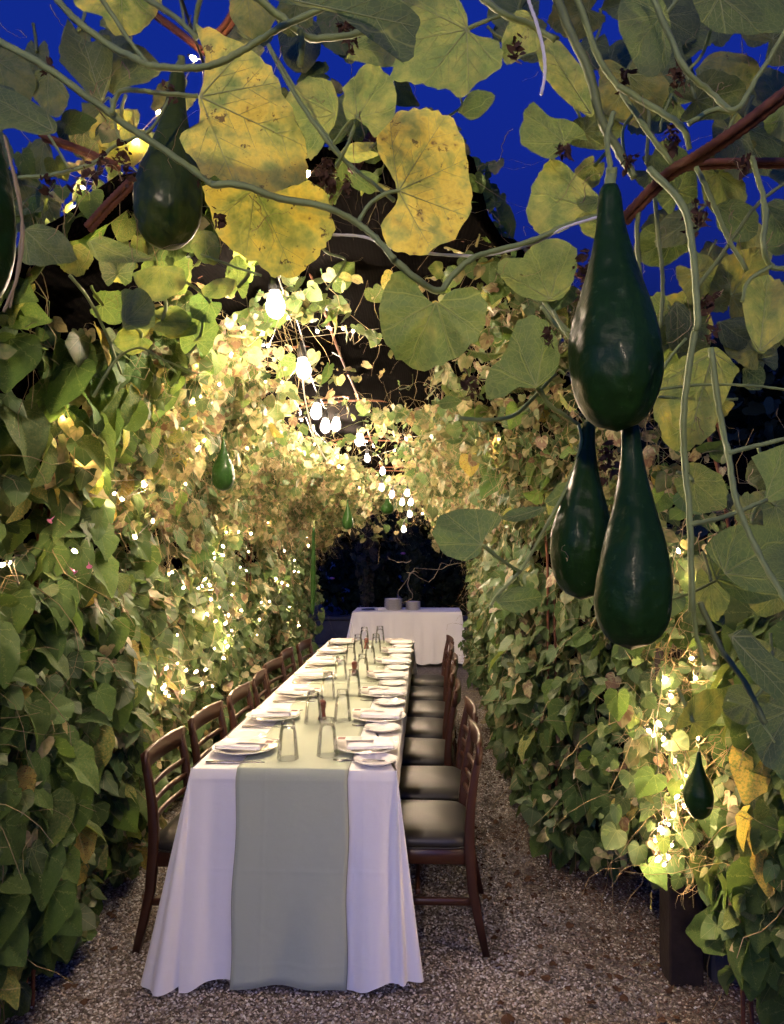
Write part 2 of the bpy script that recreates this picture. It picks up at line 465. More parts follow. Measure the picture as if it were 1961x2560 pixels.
def pebbles():
    n = 140000
    # more of them near the photographer, where single stones can be made out
    y = 1.75 + 5.6 * rng.random(n) ** 1.9
    x = -1.75 + 3.2 * rng.random(n)
    s = rng.uniform(0.0028, 0.0064, n) * (1 + 0.10 * (y - 2))
    base = np.array([(1, 0, 0), (0, 1, 0), (-1, 0, 0), (0, -1, 0), (0, 0, 1), (0, 0, -1)], float)
    v = base[None] * (0.7 + 0.6 * rng.random((n, 6, 1)))
    v[:, :, 2] *= 0.65
    a = rng.random(n) * 6.28
    ca, sa = np.cos(a)[:, None], np.sin(a)[:, None]
    vx = v[:, :, 0] * ca - v[:, :, 1] * sa; vy = v[:, :, 0] * sa + v[:, :, 1] * ca
    tl = rng.normal(0, 0.4, (n, 1)); vz = v[:, :, 2] + vx * tl
    V = np.stack([x[:, None] + vx * s[:, None], y[:, None] + vy * s[:, None], (0.35 * s + 0.006 * rng.random(n) ** 2)[:, None] + vz * s[:, None]], -1).reshape(-1, 3)
    T = np.array([(0, 1, 4), (1, 2, 4), (2, 3, 4), (3, 0, 4), (1, 0, 5), (2, 1, 5), (3, 2, 5), (0, 3, 5)])
    T = (T[None] + 6 * np.arange(n)[:, None, None]).reshape(-1, 3)
    pal = np.array([(0.33, 0.30, 0.28), (0.22, 0.19, 0.175), (0.46, 0.43, 0.41), (0.14, 0.115, 0.105), (0.26, 0.21, 0.17), (0.66, 0.63, 0.60), (0.20, 0.195, 0.20), (0.09, 0.066, 0.056)])
    ci = rng.choice(len(pal), n, p=[.2, .18, .14, .14, .13, .07, .08, .06])
    c = np.clip(pal[ci] * rng.uniform(0.95, 1.5, (n, 1)), 0, .52)
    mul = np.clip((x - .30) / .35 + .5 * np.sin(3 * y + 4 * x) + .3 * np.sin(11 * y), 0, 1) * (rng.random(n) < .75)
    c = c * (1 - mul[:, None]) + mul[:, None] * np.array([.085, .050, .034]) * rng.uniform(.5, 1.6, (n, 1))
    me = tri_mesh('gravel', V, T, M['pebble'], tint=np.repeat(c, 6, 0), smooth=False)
    o = link('gravel', me); o['kind'] = 'stuff'; o['label'] = 'loose tan and grey gravel stones'
pebbles()

# ================================================================== leaves
HEART_R = [(0.0, 0.0), (0.09, -0.13), (0.25, -0.19), (0.41, -0.08), (0.47, 0.13), (0.455, 0.37), (0.345, 0.61), (0.165, 0.83), (0.0, 1.0)]
def heart_template(fold=0.12, droop=0.22, wave=0.04, ph=0.0):
    mid = [(0, 0.0), (0, .22), (0, .48), (0, .76), (0, 1.0)]
    sp = smooth_path([(x, y, 0) for x, y in HEART_R], 2)
    out = [(p.x, p.y) for p in sp][1:-1]
    n = len(out)
    v = list(mid) + out + [(-x, y) for x, y in out]
    T = []
    for side in (0, 1):
        o = [5 + side * n + i for i in range(n)]
        t = []; k = 0
        for i in range(n - 1):
            t.append((k, o[i], o[i + 1]))
            while k < 3 and out[i + 1][1] > mid[k + 1][1] - .06:
                t.append((k, o[i + 1], k + 1)); k += 1
        while k < 4: t.append((k, o[-1], k + 1)); k += 1
        T += t if side == 0 else [(a, c, b) for a, b, c in t]
    v = np.array(v, float)
    z = fold * np.abs(v[:, 0]) - droop * np.clip(v[:, 1], -0.2, 1) ** 2 + wave * np.sin(9 * v[:, 1] + 7 * v[:, 0] + ph) * np.abs(v[:, 0]) * 2
    return np.column_stack([v, z]), np.array(T), np.column_stack([v[:, 0] * .5 + .5, v[:, 1] * .5 + .5])

TEMPL = [heart_template(rng.uniform(-.2, .3), rng.uniform(-0.05, .35), rng.uniform(.02, .10), rng.uniform(0, 6)) for _ in range(10)]

def frames(nrm, tip):
    """unit frames: columns right, tip, normal"""
    n = nrm / np.linalg.norm(nrm, axis=1, keepdims=True)
    t = tip - n * np.sum(tip * n, 1, keepdims=True)
    t /= np.linalg.norm(t, axis=1, keepdims=True) + 1e-9
    r = np.cross(t, n)
    return r, t, n

def leaves_mesh(name, pos, nrm, tip, size, tint, mat, narrow=None):
    """one mesh of many small leaves"""
    r, t, n = frames(nrm, tip)
    k = rng.integers(0, len(TEMPL), len(pos))
    Vs, Ts, Us, Cs = [], [], [], []
    off = 0
    for j, (tv, tt, tu) in enumerate(TEMPL):
        ix = np.where(k == j)[0]
        if len(ix) == 0: continue
        s = size[ix][:, None, None]
        asp = rng.uniform(0.72, 1.25, (len(ix), 1, 1)) if narrow is None else narrow[ix][:, None, None]
        V = pos[ix][:, None, :] + s * (tv[None, :, 0:1] * asp * r[ix][:, None, :] + tv[None, :, 1:2] * t[ix][:, None, :] + tv[None, :, 2:3] * n[ix][:, None, :])
        Vs.append(V.reshape(-1, 3))
        Ts.append((tt[None] + off + len(tv) * np.arange(len(ix))[:, None, None]).reshape(-1, 3))
        Us.append(np.tile(tu, (len(ix), 1))); Cs.append(np.repeat(tint[ix], len(tv), 0))
        off += len(tv) * len(ix)
    return tri_mesh(name, np.vstack(Vs), np.vstack(Ts), mat, np.vstack(Us), np.vstack(Cs))

def refined_heart(seed):
    """a rounder, finer heart leaf for the ones seen large"""
    rg = np.random.default_rng(seed)
    o = [Vector((x, y, 0)) for x, y in HEART_R] + [Vector((-x, y, 0)) for x, y in HEART_R[-2:0:-1]]
    o = smooth_path(o + [o[0]], 3)[:-1]
    N = len(o); pts = [(0, 0.28)]; T = []
    fold, droop, cup = rg.uniform(-.1, .3), rg.uniform(0, .45), rg.uniform(-.15, .15)
    rads = (0.35, 0.7, 1.0)
    for q in rads:
        for p in o: pts.append((p.x * q * (1 + .03 * rg.normal()), 0.28 * (1 - q) + p.y * q))
    for j in range(N):
        k = (j + 1) % N
        T.append((0, 1 + j, 1 + k))
        for i in range(len(rads) - 1):
            a, b_, c, d = 1 + i * N + j, 1 + i * N + k, 1 + (i + 1) * N + k, 1 + (i + 1) * N + j
            T += [(a, d, c), (a, c, b_)]
    v = np.array(pts)
    ph = rg.uniform(0, 6)
    an = np.arctan2(v[:, 0], v[:, 1] + 1e-6); rr = np.hypot(v[:, 0], v[:, 1])
    z = fold * np.abs(v[:, 0]) - droop * np.clip(v[:, 1], -.2, 1) ** 2 + cup * v[:, 0] ** 2 * 3 + 0.035 * rr * np.cos(an / 0.72 * 2 * np.pi) * -1 + .04 * rr * np.sin(5 * an + ph)
    return np.column_stack([v, z]), np.array(T), np.column_stack([v[:, 0] * .5 + .5, v[:, 1] * .5 + .5])

LEAF_VARIANTS = []
for i in range(18):
    tv, tt, tu = refined_heart(i)
    yel = [0.05, 0.1, 0.15, 0.2, 0.12, 0.25, 0.08, 0.3, 0.18, 0.1, 0.22, 0.45, 0.15, 0.06, 0.28, 0.6, 0.2, 0.75][i]
    tint = (random.uniform(.25, .9), yel, random.uniform(0, .55))
    LEAF_VARIANTS.append((tri_mesh('heart_leaf', tv, tt, M['heart'], tu, np.array(tint)), yel))

def place_leaves(root, pos, nrm, tip, size, yel):
    r, t, n = frames(nrm, tip)
    ylist = np.array([v[1] for v in LEAF_VARIANTS])
    for i in range(len(pos)):
        cand = np.argsort(np.abs(ylist - yel[i]))[:6]
        me = LEAF_VARIANTS[int(rng.choice(cand))][0]
        o = link('leaf', me, root)
        s = size[i]
        mt = Matrix(((r[i, 0] * s, t[i, 0] * s, n[i, 0] * s, pos[i, 0]), (r[i, 1] * s, t[i, 1] * s, n[i, 1] * s, pos[i, 1]), (r[i, 2] * s, t[i, 2] * s, n[i, 2] * s, pos[i, 2]), (0, 0, 0, 1)))
        o.matrix_local = mt

# ------------------------------------------------------------------ tunnel shape
YS = np.array([1.2, 1.8, 2.4, 2.9, 3.3, 3.8, 4.7, 6.0, 8.6, 9.2])
XL = np.array([-1.30, -1.27, -1.26, -1.32, -1.38, -1.42, -1.44, -1.42, -1.34, -1.30])
XR = np.array([1.12, 1.08, 0.99, 0.92, 0.80, 0.52, 0.53, 0.55, 0.56, 0.56])
def xl(y): return np.interp(y, YS, XL)
def xr(y): return np.interp(y, YS, XR)
def apex(y): return np.interp(y, [1.2, 3, 5, 7, 8.8], [2.62, 2.58, 2.50, 2.36, 2.15])
ZS = 1.45; NEXP = 2.4
def tunnel_top(x, y):
    c = (xl(y) + xr(y)) / 2; a = (xr(y) - xl(y)) / 2
    u = np.clip(np.abs((x - c) / a), 0, 1)
    return ZS + (apex(y) - ZS) * (1 - u ** NEXP) ** (1 / NEXP)
def surface(s, y):
    """s in [0,3]: 0-1 left wall up, 1-2 over the arch, 2-3 right wall down -> point, outward normal"""
    L, Rr = xl(y), xr(y); c = (L + Rr) / 2; a = (Rr - L) / 2; h = apex(y) - ZS
    th = np.pi * (1 - np.clip(s - 1, 0, 1))
    cs, sn = np.cos(th), np.sin(th)
    ex = 2 / NEXP
    x = c + a * np.sign(cs) * np.abs(cs) ** ex
    z = ZS + h * np.abs(sn) ** ex
    z = np.where(s < 1, ZS * s, np.where(s > 2, ZS * (3 - s), z))
    nx = np.where(s < 1, -1.0, np.where(s > 2, 1.0, np.sign(cs) * np.abs(cs) ** (2 - ex) / 1.0))
    nz = np.where((s < 1) | (s > 2), 0.0, np.abs(sn) ** (2 - ex))
    ln = np.sqrt(nx ** 2 + nz ** 2) + 1e-9
    return np.stack([x, y, z], -1), np.stack([nx / ln, 0 * nx, nz / ln], -1)
def lump(p, f=1.0, ph=0.0):
    x, y, z = p[:, 0] * f, p[:, 1] * f, p[:, 2] * f
    return (np.sin(3.1 * y + 1.7 * z + ph) + np.sin(4.3 * z - 2.2 * y + 1.3 + ph) + np.sin(6.7 * y + 5.1 * z + 2 * x + .5 + ph) * .7 + np.sin(9.1 * z - 8.3 * y + ph) * .5) / 3.2
MW = np.array(cam.matrix_basis.inverted())
def project(p):
    q = np.column_stack([p, np.ones(len(p))]) @ np.array(Matrix.LocRotScale(CAM, cam.rotation_euler.to_quaternion(), None).inverted()).T
    return CX + F * q[:, 0] / -q[:, 2], CY - F * q[:, 1] / -q[:, 2], -q[:, 2]

def strand(points, r0, r1, n=3):
    m = MB(); k = len(points)
    m.tube(points, [r0 + (r1 - r0) * i / (k - 1) for i in range(k)], n, False)
    return m

def tangle(name, starts, dirs, lengths, rad, mat, parent, grav=0.5, segs=6, curl=0.6, kind=True):
    """thin wandering stems in one mesh (numpy)"""
    n = len(starts)
    p = np.array(starts, float); d = np.array(dirs, float)
    d /= np.linalg.norm(d, axis=1, keepdims=True) + 1e-9
    path = [p.copy()]
    for i in range(segs):
        d = d + rng.normal(0, curl, (n, 3)); d[:, 2] -= grav / segs * 2
        d /= np.linalg.norm(d, axis=1, keepdims=True) + 1e-9
        p = p + d * (lengths / segs)[:, None]
        path.append(p.copy())
    path = np.stack(path, 1)                                # n, segs+1, 3
    k = segs + 1
    a = np.array([(1, 0, 0), (-.5, .6, .6), (-.5, -.6, -.6)], float)
    taper = np.linspace(1, 0.45, k)
    V = path[:, :, None, :] + a[None, None] * (np.asarray(rad)[:, None, None, None] * taper[None, :, None, None])
    T = []
    for i in range(segs):
        for j in range(3):
            q = (j + 1) % 3
            T += [(i * 3 + j, i * 3 + q, i * 3 + 3 + q), (i * 3 + j, i * 3 + 3 + q, i * 3 + 3 + j)]
    T = (np.array(T)[None] + 3 * k * np.arange(n)[:, None, None]).reshape(-1, 3)
    o = link(name, tri_mesh(name, V.reshape(-1, 3), T, mat), parent)
    if kind: o['kind'] = 'stuff'
    return o

BULBS = [(590, 650, 2.5), (650, 787, 3.3), (678, 880, 4.3), (697, 911, 4.9), (720, 908, 5.2), (770, 941, 5.7), (787, 981, 6.2), (820, 1008, 6.7), (818, 1043, 7.0),
         (840, 1058, 7.2), (873, 1055, 7.3), (862, 1075, 7.4), (880, 1075, 7.5), (878, 1100, 7.7), (865, 1133, 8.0)]
FILL_BULBS = [(-0.36, -1.3, 2.74), (-0.33, -2.3, 2.66), (-0.30, -3.3, 2.64), (-0.28, -4.3, 2.66), (-0.26, -5.3, 2.70), (-0.22, -6.3, 2.78)]     # unseen bulbs added behind the camera for warm front light
BULB_POS = np.array([tuple(Q(*b)) for b in BULBS])
def clear_of_bulbs(p, size):
    """leaves do not grow across the lamps"""
    ok = np.ones(len(p), bool); c = np.array(CAM)
    for b in BULB_POS:
        v = b - c; t = (p - c) @ v / (v @ v)
        d = np.linalg.norm(p - c - t[:, None] * v, axis=1)
        ok &= ~((t > 0.72) & (t < 1.03) & (d < 0.035 + 0.55 * size)) & (np.linalg.norm(p - b, axis=1) > 0.24 + 0.5 * size)
    return ok

def build_wall(name, label, side, n, top_fn, seed_ph):
    """a curtain of heart-shaped leaves on one side of the tunnel"""
    root = empty(name, (-1.5 if side < 0 else 0.85, 5.0, 0))
    tag(root, label, 'vine')
    root_off = np.array(root.location)
    y = 1.55 + 7.2 * rng.random(n) ** 1.25
    smax = 1.32
    s = rng.random(n) * smax
    s = s if side < 0 else 3 - s
    p, nr = surface(s, y)
    keep = p[:, 2] < top_fn(y)
    # ragged lower edge
    keep &= p[:, 2] > 0.10 + 0.10 * lump(p, 2.0, seed_ph) + np.where(side > 0, np.interp(y, [2.3, 2.6, 3.1, 3.5], [0.0, 0.45, 0.5, 0.0]) * 0.6, 0.0)
    keep &= rng.random(n) < 0.86 + 0.40 * lump(p, 2.3, seed_ph + 2)
    p, nr, y = p[keep], nr[keep], y[keep]
    m = len(p)
    lay = rng.random(m) ** 1.6 * 0.30 - 0.04
    bul = np.interp(y, [2.2, 3.6], [.06, .13]) * lump(p, 1.0, seed_ph) + 0.05 * lump(p, 2.6, seed_ph + 1)
    # hollow towards the ground, so that the curtain hangs
    foot = np.clip((0.55 - p[:, 2]) / 0.55, 0, 1) ** 1.5 * 0.16 * np.where(lump(p, .8, 2.0) > -.2, 1, 0.2)
    p = p + nr * (lay + bul + foot)[:, None]
    if side > 0:                                             # a mantle of leaves round the post
        q = 620
        a = rng.uniform(0, 6.28, q); rr_ = 0.07 + 0.20 * rng.random(q) ** 1.4; zz = rng.uniform(.42, 1.75, q)
        pp = np.column_stack([0.97 + rr_ * np.cos(a) * 1.5, 2.66 + rr_ * np.sin(a), zz])
        ok = (np.abs(pp[:, 0] - 0.93) > 0.07) | (pp[:, 1] > 2.60) | (rng.random(q) < np.interp(zz, [.4, .9, 1.2, 1.5], [.08, .18, .4, .9]))
        pp = pp[ok]; k_ = len(pp)
        p = np.vstack([p, pp]); nr = np.vstack([nr, np.tile([.6, .8, 0], (k_, 1))]); y = np.append(y, pp[:, 1]); lay = np.append(lay, rng.uniform(-.04, .1, k_)); m = len(p)
    nrm = -nr + rng.normal(0, 0.58, (m, 3)); nrm[:, 1] -= 0.40; nrm[:, 2] += 0.55
    tip = np.tile([0.0, 0, -1.0], (m, 1)) + rng.normal(0, 0.38, (m, 3))
    size = np.clip(rng.lognormal(math.log(0.074), 0.40, m), 0.030, 0.15)
    size *= np.interp(y, [1.8, 2.6, 4, 6, 8.6], [1.15, 1.1, 1.0, 0.95, 0.8] if side < 0 else [1.1, 1.0, 1.0, 0.95, 0.8])
    if side > 0: size[-k_:] *= rng.uniform(.45, .95, k_)
    yel = np.clip(rng.beta(1.3, 6, m) * 0.65, 0, 1)
    old = rng.random(m) < 0.15
    yel[old] = rng.uniform(.45, 1.0, old.sum())
    # the inner layers are old and dry
    deep = lay > 0.13
    yel[deep] = np.clip(yel[deep] + rng.uniform(0, .55, deep.sum()), 0, 1)
    tint = np.column_stack([rng.uniform(.1, 1, m), yel, rng.uniform(0, .6, m)])
    keep = clear_of_bulbs(p, size)
    p, nr, nrm, tip, size, yel, tint, lay, y = [a[keep] for a in (p, nr, nrm, tip, size, yel, tint, lay, y)]
    m = len(p)
    px, py, dz = project(p)
    seen = (px > -60) & (px < 2020) & (py > -60) & (py < 2620) & (lay < 0.03)
    score = np.where(seen, size / dz, 0)
    top = np.argsort(-score)[:300]
    place_leaves(root, p[top] - root_off, nrm[top], tip[top], size[top], yel[top])
    rest = np.ones(m, bool); rest[top] = False
    fo = link('foliage', leaves_mesh('foliage', p[rest] - root_off, nrm[rest], tip[rest], size[rest], tint[rest], M['heart_small']), root)
    fo['kind'] = 'stuff'
    # stems
    k = 2200
    ii = rng.integers(0, m, k)
    st = p[ii] - root_off + nr[ii] * 0.04
    di = rng.normal(0, .5, (k, 3)); di[:, 2] += rng.choice([-1, 1], k) * .9
    tangle('stems', st, di, rng.uniform(.12, .5, k), rng.uniform(.0009, .0024, k), M['twig'], root, 0.6, 6, 0.35)
    if side > 0:
        k = 420; a = rng.uniform(0, 6.28, k)
        st = np.column_stack([0.93 + .10 * np.cos(a), 2.62 + .10 * np.sin(a), rng.uniform(.40, 1.5, k)]) - root_off
        tangle('dry_stems', st, rng.normal(0, 1, (k, 3)), rng.uniform(.06, .26, k), rng.uniform(.0008, .002, k), M['twig'], root, 0.6, 7, 0.5)
    k = 500
    ii = rng.integers(0, m, k)
    tangle('tendrils', p[ii] - root_off, rng.normal(0, 1, (k, 3)) - nr[ii], rng.uniform(.05, .2, k), rng.uniform(.0008, .0016, k), M['stem'], root, 0.5, 6, 0.6)
    return root

build_wall('climbing_vine', 'tall curtain of heart-leaved vine behind the left-hand row of chairs', -1, 16500, lambda y: np.interp(y, [1.5, 2.2, 3, 9], [2.0, 2.25, 2.5, 2.6]), 0.0)
build_wall('climbing_vine', 'heart-leaved vine curtain hung with fairy lights around the timber post', 1, 15500, lambda y: np.interp(y, [1.5, 2.6, 3.2, 3.8, 9], [1.25, 1.45, 1.75, 2.4, 2.6]), 1.7)

def build_canopy():
    root = empty('canopy_vine', (-0.4, 5.5, 2.3))
    tag(root, 'small-leaved yellowing vine hanging under the arched net roof', 'vine')
    off = np.array(root.location)
    n = 24000
    y = 2.35 + 6.5 * rng.random(n)
    s = 1.05 + 0.90 * rng.random(n)
    p, nr = surface(s, y)
    # bare stretches where the net shows, and thick clumps
    l = lump(p * np.array([1.6, 1, 1]), 1.0, 0.4)
    bare = np.exp(-((p[:, 0] + 0.18) / 0.33) ** 2) * np.interp(y, [2, 5.2, 6.3], [0.98, 0.85, 0.1]) + np.exp(-((p[:, 0] + 0.75) / 0.22) ** 2) * np.interp(y, [3.9, 4.4, 5.4, 6], [0, 0.75, .75, 0])
    bare += np.interp(y, [2.0, 3.0], [0.55, 0.0])
    keep = rng.random(n) < np.clip(0.85 + 0.5 * l - bare, 0.02, 1)
    p, nr, y = p[keep], nr[keep], y[keep]
    m = len(p)
    hang = rng.random(m) ** 1.7 * np.interp(y, [2, 5, 7.5, 8.8], [.25, .30, .34, .40]) * (0.7 + 0.6 * np.sin(7 * p[:, 0] + 5 * y))
    p = p - nr * np.clip(hang, 0, 1)[:, None] * np.array([.4, 0, 1])
    nrm = -nr * .5 + rng.normal(0, 0.6, (m, 3)); nrm[:, 1] -= .5
    tip = np.tile([0.0, 0, -1.0], (m, 1)) + rng.normal(0, 0.55, (m, 3))
    size = np.clip(rng.lognormal(math.log(0.047), 0.42, m), 0.015, 0.12)
    yel = np.clip(rng.beta(1.6, 3.2, m), 0, 1)
    dead = rng.random(m) < .25
    yel[dead] = rng.uniform(.85, 1, dead.sum()); size[dead] *= .7
    tint = np.column_stack([rng.uniform(.05, .75, m), yel, rng.uniform(0, .6, m)])
    keep = clear_of_bulbs(p, size)
    p, nr, nrm, tip, size, yel, tint = [a[keep] for a in (p, nr, nrm, tip, size, yel, tint)]
    m = len(p)
    q = 520                                              # ragged fringe along the net's near edge
    fx = rng.uniform(-1.6, .55, q); fy = np.interp(fx, [-1.75, -1.15, -.6, -.19, .1, .25, .5, .95], [1.35, 1.75, 1.95, 1.95, 2.0, 2.35, 3.0, 3.7]) + rng.normal(.06, .10, q)
    fz = np.array([float(tunnel_top(np.array(np.clip(a, float(xl(b)) + .02, float(xr(b)) - .02)), b)) for a, b in zip(fx, fy)]) + .09 + rng.normal(0, .045, q) - np.abs(rng.normal(0, .10, q)) * (np.sin(fx * 9) > -.2)
    fp = np.column_stack([fx, fy, fz]); fs = np.clip(rng.lognormal(math.log(.05), .4, q), .02, .11)
    ok = clear_of_bulbs(fp, fs); fp, fs = fp[ok], fs[ok]; q = len(fp)
    p = np.vstack([p, fp]); nr = np.vstack([nr, np.tile([0, 0, 1.], (q, 1))]); size = np.append(size, fs); yel = np.append(yel, rng.beta(1.5, 4, q))
    nrm = np.vstack([nrm, rng.normal(0, .6, (q, 3)) + np.array([0, -.8, 0])]); tip = np.vstack([tip, rng.normal(0, .6, (q, 3)) + np.array([0, 0, -.8])])
    tint = np.vstack([tint, np.column_stack([rng.uniform(.2, .8, q), yel[-q:], rng.uniform(0, .5, q)])]); m = len(p)
    px, py, dz = project(p)
    seen = (px > 0) & (px < 1961) & (py > 0) & (py < 2560)
    top = np.argsort(-np.where(seen, size / dz, 0))[:300]
    place_leaves(root, p[top] - off, nrm[top], tip[top], size[top], yel[top])
    rest = np.ones(m, bool); rest[top] = False
    fo = link('foliage', leaves_mesh('foliage', p[rest] - off, nrm[rest], tip[rest], size[rest], tint[rest], M['heart_small']), root); fo['kind'] = 'stuff'
    k = 5200
    ii = rng.integers(0, m, k)
    di = rng.normal(0, 1, (k, 3)); di[:, 2] -= .3
    tangle('stems', p[ii] - off, di, rng.uniform(.08, .40, k), rng.uniform(.0008, .0022, k), M['twig'], root, 0.7, 7, 0.45)
    k = 700
    ii = rng.integers(0, m, k)
    tangle('tendrils', p[ii] - off, rng.normal(0, 1, (k, 3)), rng.uniform(.08, .3, k), rng.uniform(.0010, .0022, k), M['stem'], root, 0.5, 7, 0.5)
build_canopy()

# ================================================================== shade net and arches
def net_sheet(name, label, xs, y0f, y1, zoff, nx, ny, ph):
    verts, faces = [], []
    for i in range(nx):
        x = xs[0] + (xs[1] - xs[0]) * i / (nx - 1)
        y0 = y0f(x)
        for j in range(ny):
            t = j / (ny - 1)
            y = y0 + (y1 - y0) * t
            z = float(tunnel_top(np.array(np.clip(x, float(xl(y)) + .02, float(xr(y)) - .02)), y)) + zoff
            z += 0.035 * math.sin(4.5 * y + 2 * x + ph) + 0.02 * math.sin(11 * y - 5 * x) + 0.012 * math.sin(23 * x + 3 * y)
            if t < 0.06: z -= 0.05 * (1 - t / 0.06)
            verts.append((x, y, z))
    for i in range(nx - 1):
        for j in range(ny - 1):
            a = i * ny + j
            faces.append((a, a + ny, a + ny + 1, a + 1))
    o = link(name, make_mesh(name, verts, faces, M['net']))
    s = o.modifiers.new('thickness', 'SOLIDIFY'); s.thickness = 0.004
    # rolled front edge
    m = MB()
    pts = [Vector(verts[i * ny]) + Vector((0, 0.0, 0.012 * math.sin(i * 1.7))) for i in range(nx)]
    m.tube(pts, [0.030 + 0.012 * math.sin(i * 0.9 + ph) for i in range(nx)], 9)
    m.build('rolled_edge', M['net'], o)
    tag(o, label, 'shade net')
    return o
net_sheet('shade_net', 'black knitted shade net stretched over the arches above the table', (-1.75, 0.95),
          lambda x: float(np.interp(x, [-1.75, -1.15, -.6, -.19, .1, .25, .5, .95], [1.35, 1.75, 1.95, 1.95, 2.0, 2.35, 3.0, 3.7])), 8.9, 0.07, 46, 90, 0.3)

def backing_net(label, side, y0, y1, h0, h1):  # dark sheet added behind the leaves so that the gaps look shaded
    verts, faces = [], []
    ny, nz = 60, 14
    for j in range(ny):
        y = y0 + (y1 - y0) * j / (ny - 1)
        for k in range(nz):
            t = k / (nz - 1); z = 0.01 + t * (h0 + (h1 - h0) * min(1, (y - y0) / 1.2) - 0.01)
            x = (float(xl(y)) - 0.42 if side < 0 else max(float(xr(y)), .62) + 0.40) + 0.05 * math.sin(2.7 * y + 1.3 * z) + 0.02 * math.sin(9 * y - 4 * z)
            verts.append((x, y, z))
    for j in range(ny - 1):
        for k in range(nz - 1):
            a = j * nz + k; faces.append((a, a + nz, a + nz + 1, a + 1))
    o = link('shade_net', make_mesh('shade_net', verts, faces, M['net']))
    o.modifiers.new('thickness', 'SOLIDIFY').thickness = 0.004
    tag(o, label, 'shade net')
backing_net('added black net sheet darkening the gaps in the left-hand vines', -1, 1.3, 9.0, 2.0, 2.3)
backing_net('added black net sheet darkening the back of the right-hand vine curtain', 1, 2.9, 9.0, 1.2, 2.2)

def hanging_net():
    pts = [zd(1060, 740), zd(1240, 720), zd(1420, 730), zd(1600, 720), zd(1600, 960), zd(1420, 960), zd(1290, 1000), zd(1190, 1045), zd(1080, 960)]
    q = [P(*p, 3.4 + 0.1 * math.sin(i)) for i, p in enumerate(pts)]
    c = sum(q, Vector()) / len(q)
    m = MB(); ring = smooth_path(q + [q[0]], 4)[:-1]
    rr = []
    for k in (0.02, .35, .7, 1.0):
        rr.append([c + (p - c) * k + Vector((0, 0.05 * math.sin(9 * k + i * .6), 0)) for i, p in enumerate(ring)])
    m.rings(rr, True, False)
    o = m.build('shade_net', M['net'])
    o.modifiers.new('thickness', 'SOLIDIFY').thickness = 0.006
    tag(o, 'dark pointed flap of shade net hanging beside the two lower gourds', 'shade net')
hanging_net()

def rebar(m, pts, r=0.006):
    pts = smooth_path(pts, 5)
    m.tube(pts, [r * (1.0 if k % 2 else 1.16) for k in range(len(pts))], 7)

ORD = ['first', 'second', 'third', 'fourth', 'fifth', 'sixth', 'seventh', 'eighth', 'ninth', 'tenth', 'eleventh', 'twelfth', 'thirteenth', 'fourteenth', 'fifteenth', 'sixteenth']
for i, y in enumerate((2.55, 3.75, 4.95, 6.2, 7.5, 8.7)):
    root = empty('rebar_arch', (-0.45, y, 0))
    tag(root, f'rusty steel rod arch under the net roof, {ORD[i]} from the tunnel mouth', 'arch', 'rusty arches of the tunnel')
    ss = np.linspace(0.0, 3.0, 60)
    p, nr = surface(ss, np.full(60, y))
    for off in (0.06, 0.095):
        m = MB()
        q = p + nr * off
        rebar(m, [(a[0] + 0.45, 0.012 * math.sin(a[2] * 5 + off * 70), a[2]) for a in q], 0.0065)
        m.build('rod', M['rust'], root)
for x in (-1.0, -0.45, 0.1):
    ys = np.linspace(2.3, 8.8, 30)
    m = MB(); rebar(m, [(x, y, float(tunnel_top(np.array(x), y)) + 0.05 + .015 * math.sin(3 * y + x)) for y in ys], 0.006)
    tag(m.build('rebar_rod', M['rust']), {-1.0: 'rusty rod running along the vine-covered left flank of the roof', -0.45: 'rusty rod running along the ridge above the festoon bulbs', 0.1: 'rusty rod running along the bare net on the right flank'}[x], 'steel rod', 'rusty rods along the roof')

def free_rebar(name, label, lines, D, r=0.0075):
    root = empty(name, P(*lines[0][0], D[0]))
    tag(root, label, 'steel rod')
    for ln in lines:
        k = len(ln)
        for dx in (0, 1):
            m = MB()
            pts = [P(p[0] + dx * 9, p[1] + dx * 11, D[0] + (D[1] - D[0]) * i / (k - 1) + .012 * dx) - root.location for i, p in enumerate(ln)]
            # ribs
            sp = smooth_path(pts, 14)
            m.tube(sp, [r * (1.13 if q % 2 else .93) for q in range(len(sp))], 8)
            m.build('rod', M['rust'], root)
free_rebar('rebar_rod', 'pair of rusty ribbed rods slanting up past the biggest gourd', [[zb(985, 935), zb(1170, 745), zb(1300, 665), zb(1480, 545), zb(1760, 330)]], (1.45, 1.2))
free_rebar('rebar_rod', 'level rusty rod branching off above the hanging gourd stems', [[zb(1240, 700), zb(1450, 690), zb(1760, 690)]], (1.42, 1.42), 0.006)
free_rebar('rebar_rod', 'short rusty rod leading down to tied twigs near the fairy lights', [[za(170, 575), za(350, 640), za(500, 705)]], (1.75, 1.75))
free_rebar('rebar_rod', 'rusty rod pair rising from dry twigs before the black net', [[za(370, 970), za(450, 880), za(560, 770)]], (1.8, 1.75))
free_rebar('rebar_rod', 'rusty rods crossing behind the neck of the single gourd', [[za(650, 50), za(760, 130), za(860, 210)], [za(900, 170), za(960, 110), za(1010, 30)]], (1.8, 1.75))
free_rebar('rebar_rod', 'twin rusty rods standing between the two yellow leaves', [[za(1500, 730), za(1550, 640), za(1600, 550)]], (1.85, 1.9))

